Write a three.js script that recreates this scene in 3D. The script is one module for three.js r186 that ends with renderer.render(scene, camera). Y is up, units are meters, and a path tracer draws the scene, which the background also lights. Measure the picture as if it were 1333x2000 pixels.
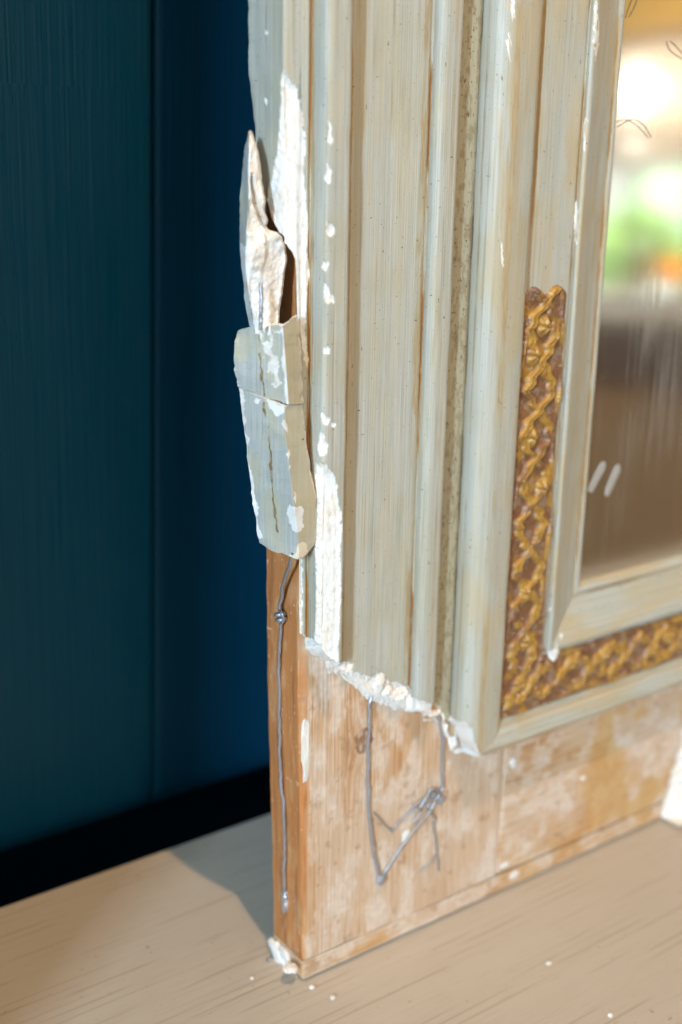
import * as THREE from 'three';
import { RectAreaLightUniformsLib } from 'three/addons/lights/RectAreaLightUniformsLib.js';
import { RoundedBoxGeometry } from 'three/addons/geometries/RoundedBoxGeometry.js';
import { mergeGeometries } from 'three/addons/utils/BufferGeometryUtils.js';

// ------------------------------------------------------------------ camera, lights, exposure
// World: x runs along the mirror frame, y up (table top at 0), z out of the frame's front. Metres.
const W_PX = 1333, H_PX = 2000, F_PX = 2237.42, CX = 666.5, CY = 1000;
const R = [[0.81681317, -0.15174540, 0.55658744], [0.05467514, -0.94008153, -0.33653729], [0.57430556, 0.30531959, -0.75957427]];
const CAM = [-0.25707048, 0.39880909, 0.3596847];
const scene = new THREE.Scene();
scene.background = new THREE.Color(0, 0, 0);
const camera = new THREE.PerspectiveCamera(2 * Math.atan(CY / F_PX) * 180 / Math.PI, W_PX / H_PX, 0.02, 40);
{
  const m = new THREE.Matrix4().makeBasis(
    new THREE.Vector3(R[0][0], R[1][0], R[2][0]),
    new THREE.Vector3(-R[0][1], -R[1][1], -R[2][1]),
    new THREE.Vector3(-R[0][2], -R[1][2], -R[2][2]));
  camera.quaternion.setFromRotationMatrix(m);
  camera.position.set(...CAM);
  camera.focus = 0.478;
  camera.userData.fStop = 4.2;
}
const renderer = new THREE.WebGLRenderer({ antialias: true });
renderer.toneMapping = THREE.LinearToneMapping;
renderer.toneMappingExposure = 1.0;
renderer.shadowMap.enabled = true;
RectAreaLightUniformsLib.init();

const ROOM = { x0: -2.6, x1: 3.0, z0: -0.177, z1: 3.4, y0: -0.8, y1: 1.75 };
const COOL = { x: ROOM.x0, y: 1.22, z: 1.775, w: 0.2, h: 0.9, color: new THREE.Color(0.56, 0.80, 1.04), nits: 265 };   // window in the wall to the left
const WARM = { x: -0.11, y: 1.70, z: 0.47, cd: 4.6, color: new THREE.Color(1.0, 0.68, 0.38) };                        // ceiling spot above the frame
const FILL = { x: -0.02, y: 0.80, z: 3.2, w: 0.5, h: 0.5, color: new THREE.Color(1.0, 0.74, 0.45), nits: 5 };                     // large paper lantern across the room
{
  const l = new THREE.RectAreaLight(FILL.color, FILL.nits, FILL.w, FILL.h);
  l.name = 'lantern_light';
  l.position.set(FILL.x, FILL.y, FILL.z - 0.104); l.lookAt(FILL.x, FILL.y, 0);
  scene.add(l);
}
{ // daylight through the narrow window
  const l = new THREE.RectAreaLight(COOL.color, COOL.nits, COOL.w, COOL.h);
  l.name = 'daylight_window_light';
  l.position.set(COOL.x + 0.004, COOL.y, COOL.z); l.lookAt(COOL.x + 1, COOL.y, COOL.z);
  scene.add(l);
}

// ------------------------------------------------------------------ pixels of the photograph -> directions -> points on known planes
const LEAN = 3.9 * Math.PI / 180, TH = 0.022;                 // the frame leans back on its rear lower edge
const P0 = [0, TH * Math.sin(LEAN), 0];
const NRM = [0, Math.sin(LEAN), Math.cos(LEAN)], UPV = [0, Math.cos(LEAN), -Math.sin(LEAN)];
const dot = (a, b) => a[0] * b[0] + a[1] * b[1] + a[2] * b[2];
function ray(x, y) { const a = (x - CX) / F_PX, b = (y - CY) / F_PX; return R.map(r => r[0] * a + r[1] * b + r[2]); }
function onW(x, y, w) {                                        // frame-local (u, v, w) on the plane w = const
  const r = ray(x, y), o = P0.map((p, i) => p + NRM[i] * w);
  const t = dot(o.map((p, i) => p - CAM[i]), NRM) / dot(r, NRM);
  const q = CAM.map((c, i) => c + r[i] * t - P0[i]);
  return { u: q[0], v: dot(q, UPV), w, t };
}
function onU(x, y, u) {                                        // frame-local on the plane u = const
  const r = ray(x, y), t = (u - CAM[0]) / r[0];
  const q = CAM.map((c, i) => c + r[i] * t - P0[i]);
  return { u, v: dot(q, UPV), w: dot(q, NRM), t };
}
function onTable(x, y, h = 0) { const r = ray(x, y), t = (h - CAM[1]) / r[1]; return CAM.map((c, i) => c + r[i] * t); }

// ------------------------------------------------------------------ noise and textures
function mulberry(a) { return () => { a |= 0; a = a + 0x6D2B79F5 | 0; let t = Math.imul(a ^ a >>> 15, 1 | a); t = t + Math.imul(t ^ t >>> 7, 61 | t) ^ t; return ((t ^ t >>> 14) >>> 0) / 4294967296; }; }
const rnd = mulberry(20240611);
const PERM = new Float32Array(65536); { const r = mulberry(7); for (let i = 0; i < 65536; i++) PERM[i] = r(); }
const hash = (i, j) => PERM[((Math.imul(i, 73856093) ^ Math.imul(j, 19349663)) >>> 3) & 65535];
function vn(x, y) {
  const i = Math.floor(x), j = Math.floor(y); let a = x - i, b = y - j;
  a = a * a * (3 - 2 * a); b = b * b * (3 - 2 * b);
  const p = hash(i, j), q = hash(i + 1, j), r = hash(i, j + 1), s = hash(i + 1, j + 1);
  return p + (q - p) * a + (r - p) * b + (p - q - r + s) * a * b;
}
function fbm(x, y, o = 4) { let s = 0, a = 0.5, n = 0; for (let k = 0; k < o; k++) { s += a * vn(x, y); n += a; x = x * 2.03 + 17.3; y = y * 2.03 + 9.1; a *= 0.5; } return s / n; }
const clamp = (x, a = 0, b = 1) => x < a ? a : x > b ? b : x;
const ss = (a, b, x) => { const t = clamp((x - a) / (b - a)); return t * t * (3 - 2 * t); };
const mix = (a, b, t) => a + (b - a) * t;
const mix3 = (a, b, t) => [mix(a[0], b[0], t), mix(a[1], b[1], t), mix(a[2], b[2], t)];
const lin = c => { c /= 255; return c <= 0.04045 ? c / 12.92 : Math.pow((c + 0.055) / 1.055, 2.4); };
function makeTex(w, h, fn, srgb) {                             // fn(i/w, j/h) -> three values 0..255 (sRGB colour or data)
  const d = new Uint8Array(w * h * 4);
  for (let j = 0; j < h; j++) for (let i = 0; i < w; i++) {
    const c = fn((i + 0.5) / w, (j + 0.5) / h), k = (j * w + i) * 4;
    d[k] = clamp(c[0], 0, 255); d[k + 1] = clamp(c[1], 0, 255); d[k + 2] = clamp(c[2], 0, 255); d[k + 3] = 255;
  }
  const t = new THREE.DataTexture(d, w, h);
  t.magFilter = THREE.LinearFilter; t.minFilter = THREE.LinearFilter;
  t.wrapS = t.wrapT = THREE.RepeatWrapping;
  if (srgb) t.colorSpace = THREE.SRGBColorSpace;
  t.needsUpdate = true;
  return t;
}

// ------------------------------------------------------------------ scene helpers
const used = {};
function numbered(n) { if (!(n in used)) { used[n] = 0; return n; } used[n]++; return `${n}_${String(used[n]).padStart(3, '0')}`; }
function thing(name, label, category, [x, y, z] = [0, 0, 0], group) {
  const g = new THREE.Group(); g.name = numbered(name); g.position.set(x, y, z);
  g.userData = { label, category }; if (group) g.userData.group = group; scene.add(g); return g;
}
function mesh(name, geo, mat, parent = scene) {
  const m = new THREE.Mesh(geo, mat); m.name = parent === scene ? numbered(name) : name;
  m.castShadow = m.receiveShadow = true; parent.add(m); return m;
}
function structure(name, geo, mat, label) { const m = mesh(name, geo, mat); m.userData = { kind: 'structure', label }; return m; }
function gridGeo(nc, nr, at, uvAt, colAt) {                    // regular grid; at(i, j) -> [x, y, z]
  const pos = new Float32Array(nc * nr * 3), uv = new Float32Array(nc * nr * 2), col = colAt ? new Float32Array(nc * nr * 3) : null, idx = [];
  for (let j = 0; j < nr; j++) for (let i = 0; i < nc; i++) {
    const k = j * nc + i; pos.set(at(i, j), k * 3); if (uvAt) uv.set(uvAt(i, j), k * 2); if (col) col.set(colAt(i, j), k * 3);
    if (i < nc - 1 && j < nr - 1) idx.push(k, k + 1, k + nc, k + 1, k + nc + 1, k + nc);
  }
  const g = new THREE.BufferGeometry();
  g.setAttribute('position', new THREE.BufferAttribute(pos, 3)); g.setAttribute('uv', new THREE.BufferAttribute(uv, 2));
  if (col) g.setAttribute('color', new THREE.BufferAttribute(col, 3));
  g.setIndex(idx); g.computeVertexNormals(); return g;
}
function curveThrough(pts) { return new THREE.CatmullRomCurve3(pts.map(p => new THREE.Vector3(p.u, p.v, p.w)), false, 'centripetal'); }
function wireGeo(pts, r, wob = 0.00026, seg = 90, rs = 8) {
  const c = curveThrough(pts), g = new THREE.TubeGeometry(c, seg, r, rs, false), p = g.attributes.position;
  for (let i = 0; i < p.count; i++) { const y = p.getY(i) * 900, x = p.getX(i) * 900; p.setXYZ(i, p.getX(i) + (vn(y * 0.35, 3) - 0.5) * wob * 3 + (vn(x * 2.1, y * 1.3) - 0.5) * wob, p.getY(i), p.getZ(i) + (vn(y * 0.6, 8) - 0.5) * wob * 2 + (vn(x * 1.7 + 9, y * 1.9) - 0.5) * wob); }
  g.computeVertexNormals(); return g;
}
function lumpGeo(r, seed, sx = 1, sy = 1, sz = 1, detail = 4, rough = 0.35) {
  const g = new THREE.IcosahedronGeometry(1, detail), p = g.attributes.position;
  for (let i = 0; i < p.count; i++) {
    const x = p.getX(i), y = p.getY(i), z = p.getZ(i);
    const k = 1 + rough * (fbm(x * 1.5 + seed + z * 0.7, y * 1.5 + z * 1.9 + seed * 3, 5) - 0.5) * 3 + 0.16 * (vn(x * 7 + seed, y * 7 + z * 6) - 0.5);
    p.setXYZ(i, x * k * r * sx, y * k * r * sy, z * k * r * sz);
  }
  g.computeVertexNormals(); return g;
}

// ------------------------------------------------------------------ profile of the mouldings, section through the left stile
const Y_REF = 20;
function buildProfile(list, step) {                            // list: [pixel x on row Y_REF, w in mm] or {du, w}
  const pts = [];
  for (const e of list) {
    if (Array.isArray(e)) { const q = onW(e[0], Y_REF, e[1] / 1000); pts.push([q.u, q.w, e[0]]); }
    else { const l = pts[pts.length - 1]; pts.push([l[0] + e.du / 1000, e.w / 1000, l[2]]); }
  }
  const out = []; let s = 0;
  for (let i = 0; i < pts.length - 1; i++) {
    const [u0, w0, x0] = pts[i], [u1, w1, x1] = pts[i + 1], L = Math.hypot(u1 - u0, w1 - w0), n = Math.max(1, Math.round(L / step));
    for (let k = 0; k < n; k++) { const t = k / n; out.push({ u: mix(u0, u1, t), w: mix(w0, w1, t), x: mix(x0, x1, t), s: s + L * t }); }
    s += L;
  }
  const e = pts[pts.length - 1]; out.push({ u: e[0], w: e[1], x: e[2], s });
  for (let pass = 0; pass < 2; pass++) {                       // ease the corners a little: old paint has no knife edges
    const c = out.map(p => ({ ...p }));
    for (let i = 1; i < out.length - 1; i++) { out[i].u = 0.25 * c[i - 1].u + 0.5 * c[i].u + 0.25 * c[i + 1].u; out[i].w = 0.25 * c[i - 1].w + 0.5 * c[i].w + 0.25 * c[i + 1].w; }
  }
  for (let i = 0; i < out.length; i++) {
    const a = out[Math.max(0, i - 1)], b = out[Math.min(out.length - 1, i + 1)], L = Math.hypot(b.u - a.u, b.w - a.w);
    out[i].nu = -(b.w - a.w) / L; out[i].nw = (b.u - a.u) / L;
  }
  return out;
}
const OUT = buildProfile([[486, -22], [552, 2], [554.5, 2.7], [560, 3], [604, 3.2], [606.5, 2.2], [610, 2.2], [613, 3.4], [620, 6], [628, 9.2], [636, 11.7], [643, 13], [650, 13.4], [686, 13.2], [690, 12.6], { du: 0.7, w: 11 }, { du: 0.5, w: 3.4 }, [842, 3.5], [844.5, 2.7], [848, 2.7], [851, 4], [857, 6.4], [865, 8.4], [873, 9.3], [882, 9.6], [902, 9.5], [906, 9.0], { du: 0.7, w: 7.5 }, { du: 0.4, w: 0.6 }, [944, 0.5]], 0.00042);
const INN = buildProfile([[943, -0.2], [944.5, 2.2], [951, 4.8], [962, 8], [975, 10.8], [990, 13], [1006, 14.4], [1020, 14.9], [1040, 14.5], [1056, 13.8], [1061, 12.9], { du: 0.9, w: 8.3 }, [1149, 8], [1151, 7.2], [1153.5, 7.2], [1156, 8.6], [1160, 10.2], [1166, 11], [1171, 10.5], [1178, 8.9], [1188, 6.6], [1199, 4.6], [1207, 3.6], [1209.5, 3.1], [1212, 3.7], [1217, 4.1], [1222, 3.6], { du: 0.5, w: 2.2 }, { du: 0.2, w: -0.6 }], 0.0006);
for (let i = 0; i < OUT.length; i++) { let a = 0, b = 0, n = 0; for (const q of OUT) { const d = Math.abs(q.s - OUT[i].s); if (d < 0.0075) { const k = 1 - d / 0.0075; a += q.u * k; b += q.w * k; n += k; } } OUT[i].su = a / n; OUT[i].sw = b / n; }
function pixToSV(x, y, prof = OUT) {                           // where the photograph's pixel meets the swept moulding
  let best = null, g0 = null;
  for (let i = 0; i < prof.length; i++) {
    const q = onW(x, y, prof[i].w), g = q.u - prof[i].u;
    if (g0 !== null && g0.g * g <= 0) {
      const t = g0.g / (g0.g - g || 1e-9), s = mix(prof[i - 1].s, prof[i].s, t), v = mix(g0.q.v, q.v, t);
      if (!best || q.t < best.t) best = { s, v, t: q.t };
    }
    g0 = { g, q };
  }
  return best || (x < 600 ? { s: 0, v: onW(x, y, prof[0].w).v, t: 9 } : { s: prof[prof.length - 1].s, v: onW(x, y, 0.003).v, t: 9 });
}
const sOf = (x, prof = OUT) => { let b = prof[0]; for (const p of prof) if (Math.abs(p.x - x) < Math.abs(b.x - x)) b = p; return b.s; };
function polySV(list, prof) {
  const p = list.map(([x, y]) => pixToSV(x, y, prof)), o = { p, s0: 9, s1: -9, v0: 9, v1: -9 };
  for (const q of p) { o.s0 = Math.min(o.s0, q.s); o.s1 = Math.max(o.s1, q.s); o.v0 = Math.min(o.v0, q.v); o.v1 = Math.max(o.v1, q.v); }
  return o;
}
function polyDist(o, s, v) {                                   // > 0 inside, metres to the outline
  let inside = false, d = 1e9; const P = o.p;
  for (let i = 0, j = P.length - 1; i < P.length; j = i++) {
    const a = P[i], b = P[j];
    if ((a.v > v) !== (b.v > v) && s < (b.s - a.s) * (v - a.v) / (b.v - a.v) + a.s) inside = !inside;
    const ds = b.s - a.s, dv = b.v - a.v, t = clamp(((s - a.s) * ds + (v - a.v) * dv) / (ds * ds + dv * dv || 1e-12));
    const e = Math.hypot(s - a.s - ds * t, v - a.v - dv * t); if (e < d) d = e;
  }
  return inside ? d : -d;
}

// losses in the paint and gesso of the outer moulding: outline in the photograph, depth in mm, how steeply it falls
const oval = (cx, cy, rx, ry, n = 9, seed = 1) => Array.from({ length: n }, (_, k) => { const a = k / n * 6.2832, m = 0.75 + 0.5 * hash(k * 7 + seed, seed * 13); return [cx + Math.cos(a) * rx * m, cy + Math.sin(a) * ry * m]; });
const CHIPS = [
  [[[555, 133], [563, 146], [568, 158], [577, 170], [586, 195], [592, 228], [596, 262], [595, 300], [595, 350], [596, 392], [601, 424], [603, 445], [601, 468], [597, 482], [602, 506], [605, 530], [602, 556], [599, 600], [597, 640], [600, 672], [605, 700], [601, 722], [596, 700], [588, 660], [578, 640], [560, 560], [520, 440], [512, 396], [519, 392], [524, 380], [530, 352], [537, 318], [543, 282], [546, 250], [548, 222], [551, 200], [551, 172], [549, 150]], 3.4, 0.55],
  [[[641, 234], [646, 242], [649, 262], [648, 276], [643, 286], [640, 268]], 0.5, 0.5],
  [[[640, 320], [646, 328], [648, 338], [644, 352], [639, 358], [635, 345], [637, 332]], 0.6, 0.5],
  [[[637, 432], [645, 434], [655, 445], [653, 454], [645, 461], [638, 456]], 0.8, 0.6],
  [[[632, 508], [641, 511], [642, 524], [634, 528], [630, 520]], 0.6, 0.5],
  [[[633, 552], [640, 556], [646, 572], [654, 586], [650, 592], [634, 592], [632, 570]], 0.6, 0.5],
  [[[632, 678], [640, 677], [645, 684], [642, 692], [633, 691]], 0.6, 0.5],
  [[[628, 804], [634, 806], [646, 822], [641, 827], [634, 830], [629, 818]], 0.6, 0.5],
  [[[627, 843], [631, 848], [640, 866], [640, 880], [634, 891], [623, 889], [620, 868]], 0.8, 0.5],
  [[[618, 905], [632, 904], [642, 912], [652, 928], [659, 950], [664, 985], [668, 1010], [667, 1040], [664, 1080], [666, 1130], [665, 1180], [663, 1230], [662, 1300], [600, 1300], [612, 1262], [617, 1200], [618, 1150], [617, 1090], [616, 1060], [620, 1010], [621, 970], [616, 930]], 4.6, 1.1],
  [[[584, 1080], [590, 1085], [591, 1200], [588, 1250], [570, 1250], [570, 1080]], 0.8, 0.7],
  [oval(521, 62, 3, 5, 8, 2), 0.4, 0.5], [oval(520, 195, 3.4, 5.5, 8, 3), 0.4, 0.5], [oval(651, 831, 4, 6, 8, 4), 0.4, 0.5],
  [[[578, 1238], [600, 1243], [622, 1254], [640, 1262], [655, 1272], [662, 1292], [690, 1296], [690, 1312], [722, 1322], [740, 1318], [762, 1332], [780, 1334], [800, 1342], [803, 1360], [822, 1366], [835, 1374], [852, 1372], [860, 1382], [868, 1400], [858, 1450], [700, 1400], [560, 1290]], 1.2, 0.5],
  [oval(985, 540, 5, 16, 9, 5), 0.5, 0.4],
].map(([p, d, k]) => ({ ...polySV(p), d: d / 1000, k }));
const WARP = (s, v) => [(fbm(s * 900, v * 500, 4) - 0.5) * 0.0022, (fbm(s * 700 + 40, v * 600 + 3, 4) - 0.5) * 0.0026];
function chipAt(s, v) {                                        // [how far into a loss (m), depth (m)]
  let far = -1, dep = 0, deep = 0; const [ws, wv] = WARP(s, v);
  for (const c of CHIPS) {
    if (s < c.s0 - 0.002 || s > c.s1 + 0.002 || v < c.v0 - 0.002 || v > c.v1 + 0.002) continue;
    const d = polyDist(c, s + ws, v + wv); if (d > far) far = d;
    if (d > 0) { const e = Math.min(c.d, 0.0002 + d * c.k) * (0.82 + 0.36 * fbm(s * 420, v * 260, 3)); if (e > dep) { dep = e; deep = c.d > 0.002 ? Math.min(1, d * c.k / c.d * 1.6) : 0; } }
  }
  return [far, dep, deep];
}

// ------------------------------------------------------------------ materials
const PAINT = [194, 189, 176], PAINT2 = [172, 170, 158], TAN = [196, 172, 128], BROWN = [128, 84, 38], DARK = [70, 50, 32], GESSO = [236, 231, 224];
const S_END = OUT[OUT.length - 1].s, V_TEX = 0.46;
const LINES = [                                                // brown glaze and rust lying in the quirks: s, half width (mm), colour, strength
  [sOf(607.5), 1.0, [160, 106, 44], 1, 1], [sOf(613), 1.1, [186, 160, 112], 0.5, 2], [sOf(691) + 0.0047, 0.7, [166, 122, 66], 0.7, 3], [sOf(846), 0.9, [150, 98, 42], 1, 4], [sOf(838), 1.6, [180, 150, 100], 0.55, 5],
  [sOf(521), 0.4, [132, 104, 66], 0.85, 6], [sOf(502), 0.2, [150, 140, 118], 0.5, 7], [sOf(552), 0.3, [140, 134, 120], 0.4, 8], [sOf(943), 1.0, [88, 66, 44], 0.85, 9], [sOf(617), 0.16, [110, 96, 70], 0.6, 10], [sOf(660), 0.25, [150, 138, 112], 0.35, 11], [sOf(895), 0.9, [186, 168, 140], 0.4, 12],
];
const S_REC = sOf(908) + 0.004;
function paintAt(s, v, loss, plain = false) {
  const st = vn(s * 5200, v * 26) * 0.55 + vn(s * 2300 + 50, v * 14) * 0.45, br = fbm(s * 260, v * 30, 3), pat = fbm(s * 55 + 3, v * 40 + 7, 4);
  let c = mix3(PAINT, PAINT2, clamp(st * 1.5 - 0.3)); c = mix3(c, [196, 180, 150], 0.4 * ss(0.47, 0.75, br)); c = mix3(c, [178, 168, 142], 0.35 * ss(0.48, 0.72, pat)); c = mix3(c, [150, 136, 108], 0.5 * ss(0.62, 0.9, vn(s * 3100 + 7, v * 9) * 0.6 + vn(s * 900, v * 60) * 0.4));
  const sp = vn(s * 2600, v * 2600); if (sp > 0.93 && vn(s * 300, v * 300) > 0.45) c = mix3(c, [124, 108, 84], 0.7 * ss(0.93, 0.97, sp));
  const sp2 = vn(s * 900 + 5, v * 750); if (sp2 > 0.955) c = mix3(c, DARK, 0.75 * ss(0.955, 0.985, sp2));
  if (!plain) {
    for (const [ls, hw, col, k, seed] of LINES) {
      const d = Math.abs(s - ls + (vn(v * 90, seed) - 0.5) * 0.0004) * 1000 / hw; if (d > 1.8) continue;
      const gap = 0.18 + 0.82 * ss(0.4, 0.62, fbm(v * 42 + seed * 9, s * 260 + seed, 4) + 0.03);
      c = mix3(c, mix3(col, BROWN, 0.6 * vn(s * 3000, v * 160 + seed)), k * gap * (1 - ss(0.5, 1.6, d + (vn(s * 2500, v * 500) - 0.5) * 0.6)));
    }
    if (s > S_REC - 0.001) { const g = fbm(s * 700, v * 300, 4); c = mix3(c, [172, 160, 130], 0.7); c = mix3(c, [132, 112, 82], 0.45 * ss(0.5, 0.7, g)); if (vn(s * 1500, v * 1100) > 0.9) c = mix3(c, [90, 72, 48], 0.7); }
  }
  if (loss > 0 || loss > -0.00025) {
    const k = ss(-0.0002, 0.00015, loss), g = fbm(s * 700, v * 420, 4);
    const w = mix3(GESSO, [238, 216, 194], 0.4 * ss(0.46, 0.72, fbm(s * 160 + 9, v * 110, 3))), sp3 = vn(s * 1500, v * 1500);
    c = mix3(c, mix3(w, [206, 190, 172], 0.45 * ss(0.55, 0.8, g) + (sp3 > 0.95 ? 0.4 : 0)), k);
  }
  return c;
}
const texOut = makeTex(768, 2048, (a, b) => { const s = a * S_END, v = b * V_TEX; return paintAt(s, v, chipAt(s, v)[0]); }, true);
const bumpOut = makeTex(768, 2048, (a, b) => {
  const s = a * S_END, v = b * V_TEX, l = ss(-0.0002, 0.0002, chipAt(s, v)[0]);
  const h = mix(90 + 90 * vn(s * 5200, v * 26) + 40 * fbm(s * 900, v * 200, 3), 90 + 90 * fbm(s * 800, v * 500, 4), l); return [h, mix(120 + 40 * vn(s * 900, v * 90), 240, l), h];
}, false);
const M = {};
M.paint = new THREE.MeshPhysicalMaterial({ map: texOut, bumpMap: bumpOut, bumpScale: 0.00028, roughnessMap: bumpOut, roughness: 0.95, specularIntensity: 0.8 });
M.gesso = new THREE.MeshPhysicalMaterial({ vertexColors: true, roughness: 0.92, specularIntensity: 0.3 });
M.paintVC = new THREE.MeshPhysicalMaterial({ vertexColors: true, roughness: 0.6, specularIntensity: 0.6 });
M.lead = new THREE.MeshStandardMaterial({ color: new THREE.Color(0.42, 0.42, 0.45), metalness: 0.7, roughness: 0.42 });
M.nail = new THREE.MeshStandardMaterial({ color: new THREE.Color(0.62, 0.62, 0.65), metalness: 0.85, roughness: 0.32 });
const gessoCol = (a, b, k = 1) => { const w = mix3(GESSO, [236, 212, 190], 0.4 * k * ss(0.48, 0.72, fbm(a * 150, b * 110, 3))), c = mix3(w, [204, 188, 172], 0.4 * ss(0.55, 0.8, fbm(a * 900, b * 700, 3))); return [lin(c[0]), lin(c[1]), lin(c[2])]; };
function gessoGeo(g, seed = 0) { const p = g.attributes.position, c = new Float32Array(p.count * 3); for (let i = 0; i < p.count; i++) c.set(gessoCol(p.getX(i) + seed, p.getY(i) + p.getZ(i) * 0.7), i * 3); g.setAttribute('color', new THREE.BufferAttribute(c, 3)); return g; }

// ------------------------------------------------------------------ the mirror and its frame
const FW = 0.62, FH = 0.86;
const frame = thing('framed_mirror', 'damaged antique mirror in pale grey moulded frame leaning on the beige tabletop, lower corner broken', 'mirror', P0);
frame.rotation.x = -LEAN;

// bare wood
function woodTex(seed, vertical, w, h) {
  return makeTex(w, h, (a, b) => {
    const across = vertical ? a * 0.16 : b * 0.1, along = vertical ? b * 0.24 : a * 0.4, sideFace = vertical ? 1 - ss(0.0245, 0.0285, across + 0.003 * (fbm(along * 70, 4, 4) - 0.5) + 0.0035 * (fbm(along * 22, 9, 2) - 0.5)) : 0;
    const kx = across - 0.028 - 0.0307, ky = along - 0.1175, kn = vertical ? Math.exp(-(kx * kx / 6.4e-5 + ky * ky / 1.7e-4)) : 0;
    const x = across + 0.003 * (fbm(across * 40, along * 9 + seed, 3) - 0.5) + kn * 0.0045 * Math.sign(kx || 1);
    const ring = vn(x * 420 + seed, along * 3.2), fib = vn(x * 3600, along * 42 + seed), fib2 = vn(x * 1300, along * 16), blot = fbm(across * 40 + seed * 3, along * 26 + seed, 4);
    let c = mix3([208, 160, 112], [176, 120, 74], clamp(0.55 * ring + 0.45 * fib2)); c = mix3(c, [150, 94, 52], 0.3 * ss(0.62, 0.95, fib));
    if (!vertical) { c = mix3(c, [206, 156, 96], 0.6 * ss(0.4, 0.62, fbm(across * 26 + 5, along * 20 + seed, 4))); }
    // thin chalky size left in the grain, thicker where it was never wiped
    const size = ss(0.30, 0.62, blot * 0.62 + vn(x * 2400 + 9, along * 20) * 0.26 + vn(x * 5200, along * 60) * 0.16 + (vertical ? 0.06 : 0.0)) * (1 - sideFace);
    c = mix3(c, mix3([222, 200, 178], [200, 172, 148], vn(x * 1700, along * 70)), 0.78 * size);
    const chalk = vertical ? 0.1 * Math.exp(-(Math.pow((across - 0.088) / 0.02, 2) + Math.pow((along - 0.088) / 0.032, 2))) + 0.09 * Math.exp(-(Math.pow((across - 0.035) / 0.012, 2) + Math.pow((along - 0.155) / 0.03, 2))) + 0.09 * Math.exp(-Math.pow((along - 0.018) / 0.014, 2)) : 0.05;
    const pl = fbm(across * 110 + 31 + seed, along * (vertical ? 60 : 90), 6) * 0.8 + 0.2 * vn(x * 3000, along * 120); c = mix3(c, mix3([232, 218, 204], [214, 192, 176], vn(across * 500, along * 500)), 0.7 * ss(0.5 - chalk, 0.68 - chalk, pl) * (1 - sideFace * 0.9)); c = mix3(c, [150, 112, 78], 0.35 * ss(0.66, 0.8, fbm(across * 200 + 3, along * 160, 4)));
    if (vertical) {
      c = mix3(c, mix3([212, 138, 76], [176, 104, 52], 0.6 * ring + 0.4 * fib), 0.85 * sideFace); c = mix3(c, [132, 82, 46], 0.5 * sideFace * ss(0.5, 0.75, fbm(across * 420, along * 26, 4))); c = mix3(c, [214, 168, 124], 0.45 * sideFace * ss(0.55, 0.72, fbm(across * 200 + 9, along * 60, 4))); if (sideFace > 0.5 && vn(across * 900, along * 500) > 0.93) c = mix3(c, [226, 200, 178], 0.7);
      const r = Math.hypot(kx / 0.0050, ky / 0.0062) + 0.35 * (fbm(across * 500, along * 500, 3) - 0.5); if (r < 1.2) c = mix3(c, mix3([136, 96, 68], [186, 158, 138], ss(0.4, 0.7, vn(across * 700, along * 420))), 0.8 * (1 - ss(0.95, 1.2, r)));
    } else { const oc = fbm(across * 40 + 71 + seed, along * 34, 4); c = mix3(c, [200, 150, 84], 0.6 * ss(0.52, 0.66, oc) * ss(0.002, 0.03, along - 0.125)); }
    return c;
  }, true);
}
const woodV = woodTex(2.3, true, 1024, 1024), woodH = woodTex(6.1, false, 1024, 512);
const woodBump = makeTex(512, 512, (a, b) => { const h = 255 * (0.6 * vn(a * 420, b * 9) + 0.4 * fbm(a * 60, b * 40, 4)); return [h, h, h]; }, false);
M.woodV = new THREE.MeshStandardMaterial({ map: woodV, bumpMap: woodBump, bumpScale: 0.0003, roughness: 0.8 });
M.woodH = new THREE.MeshStandardMaterial({ map: woodH, bumpMap: woodBump, bumpScale: 0.0003, roughness: 0.8 });
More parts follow.
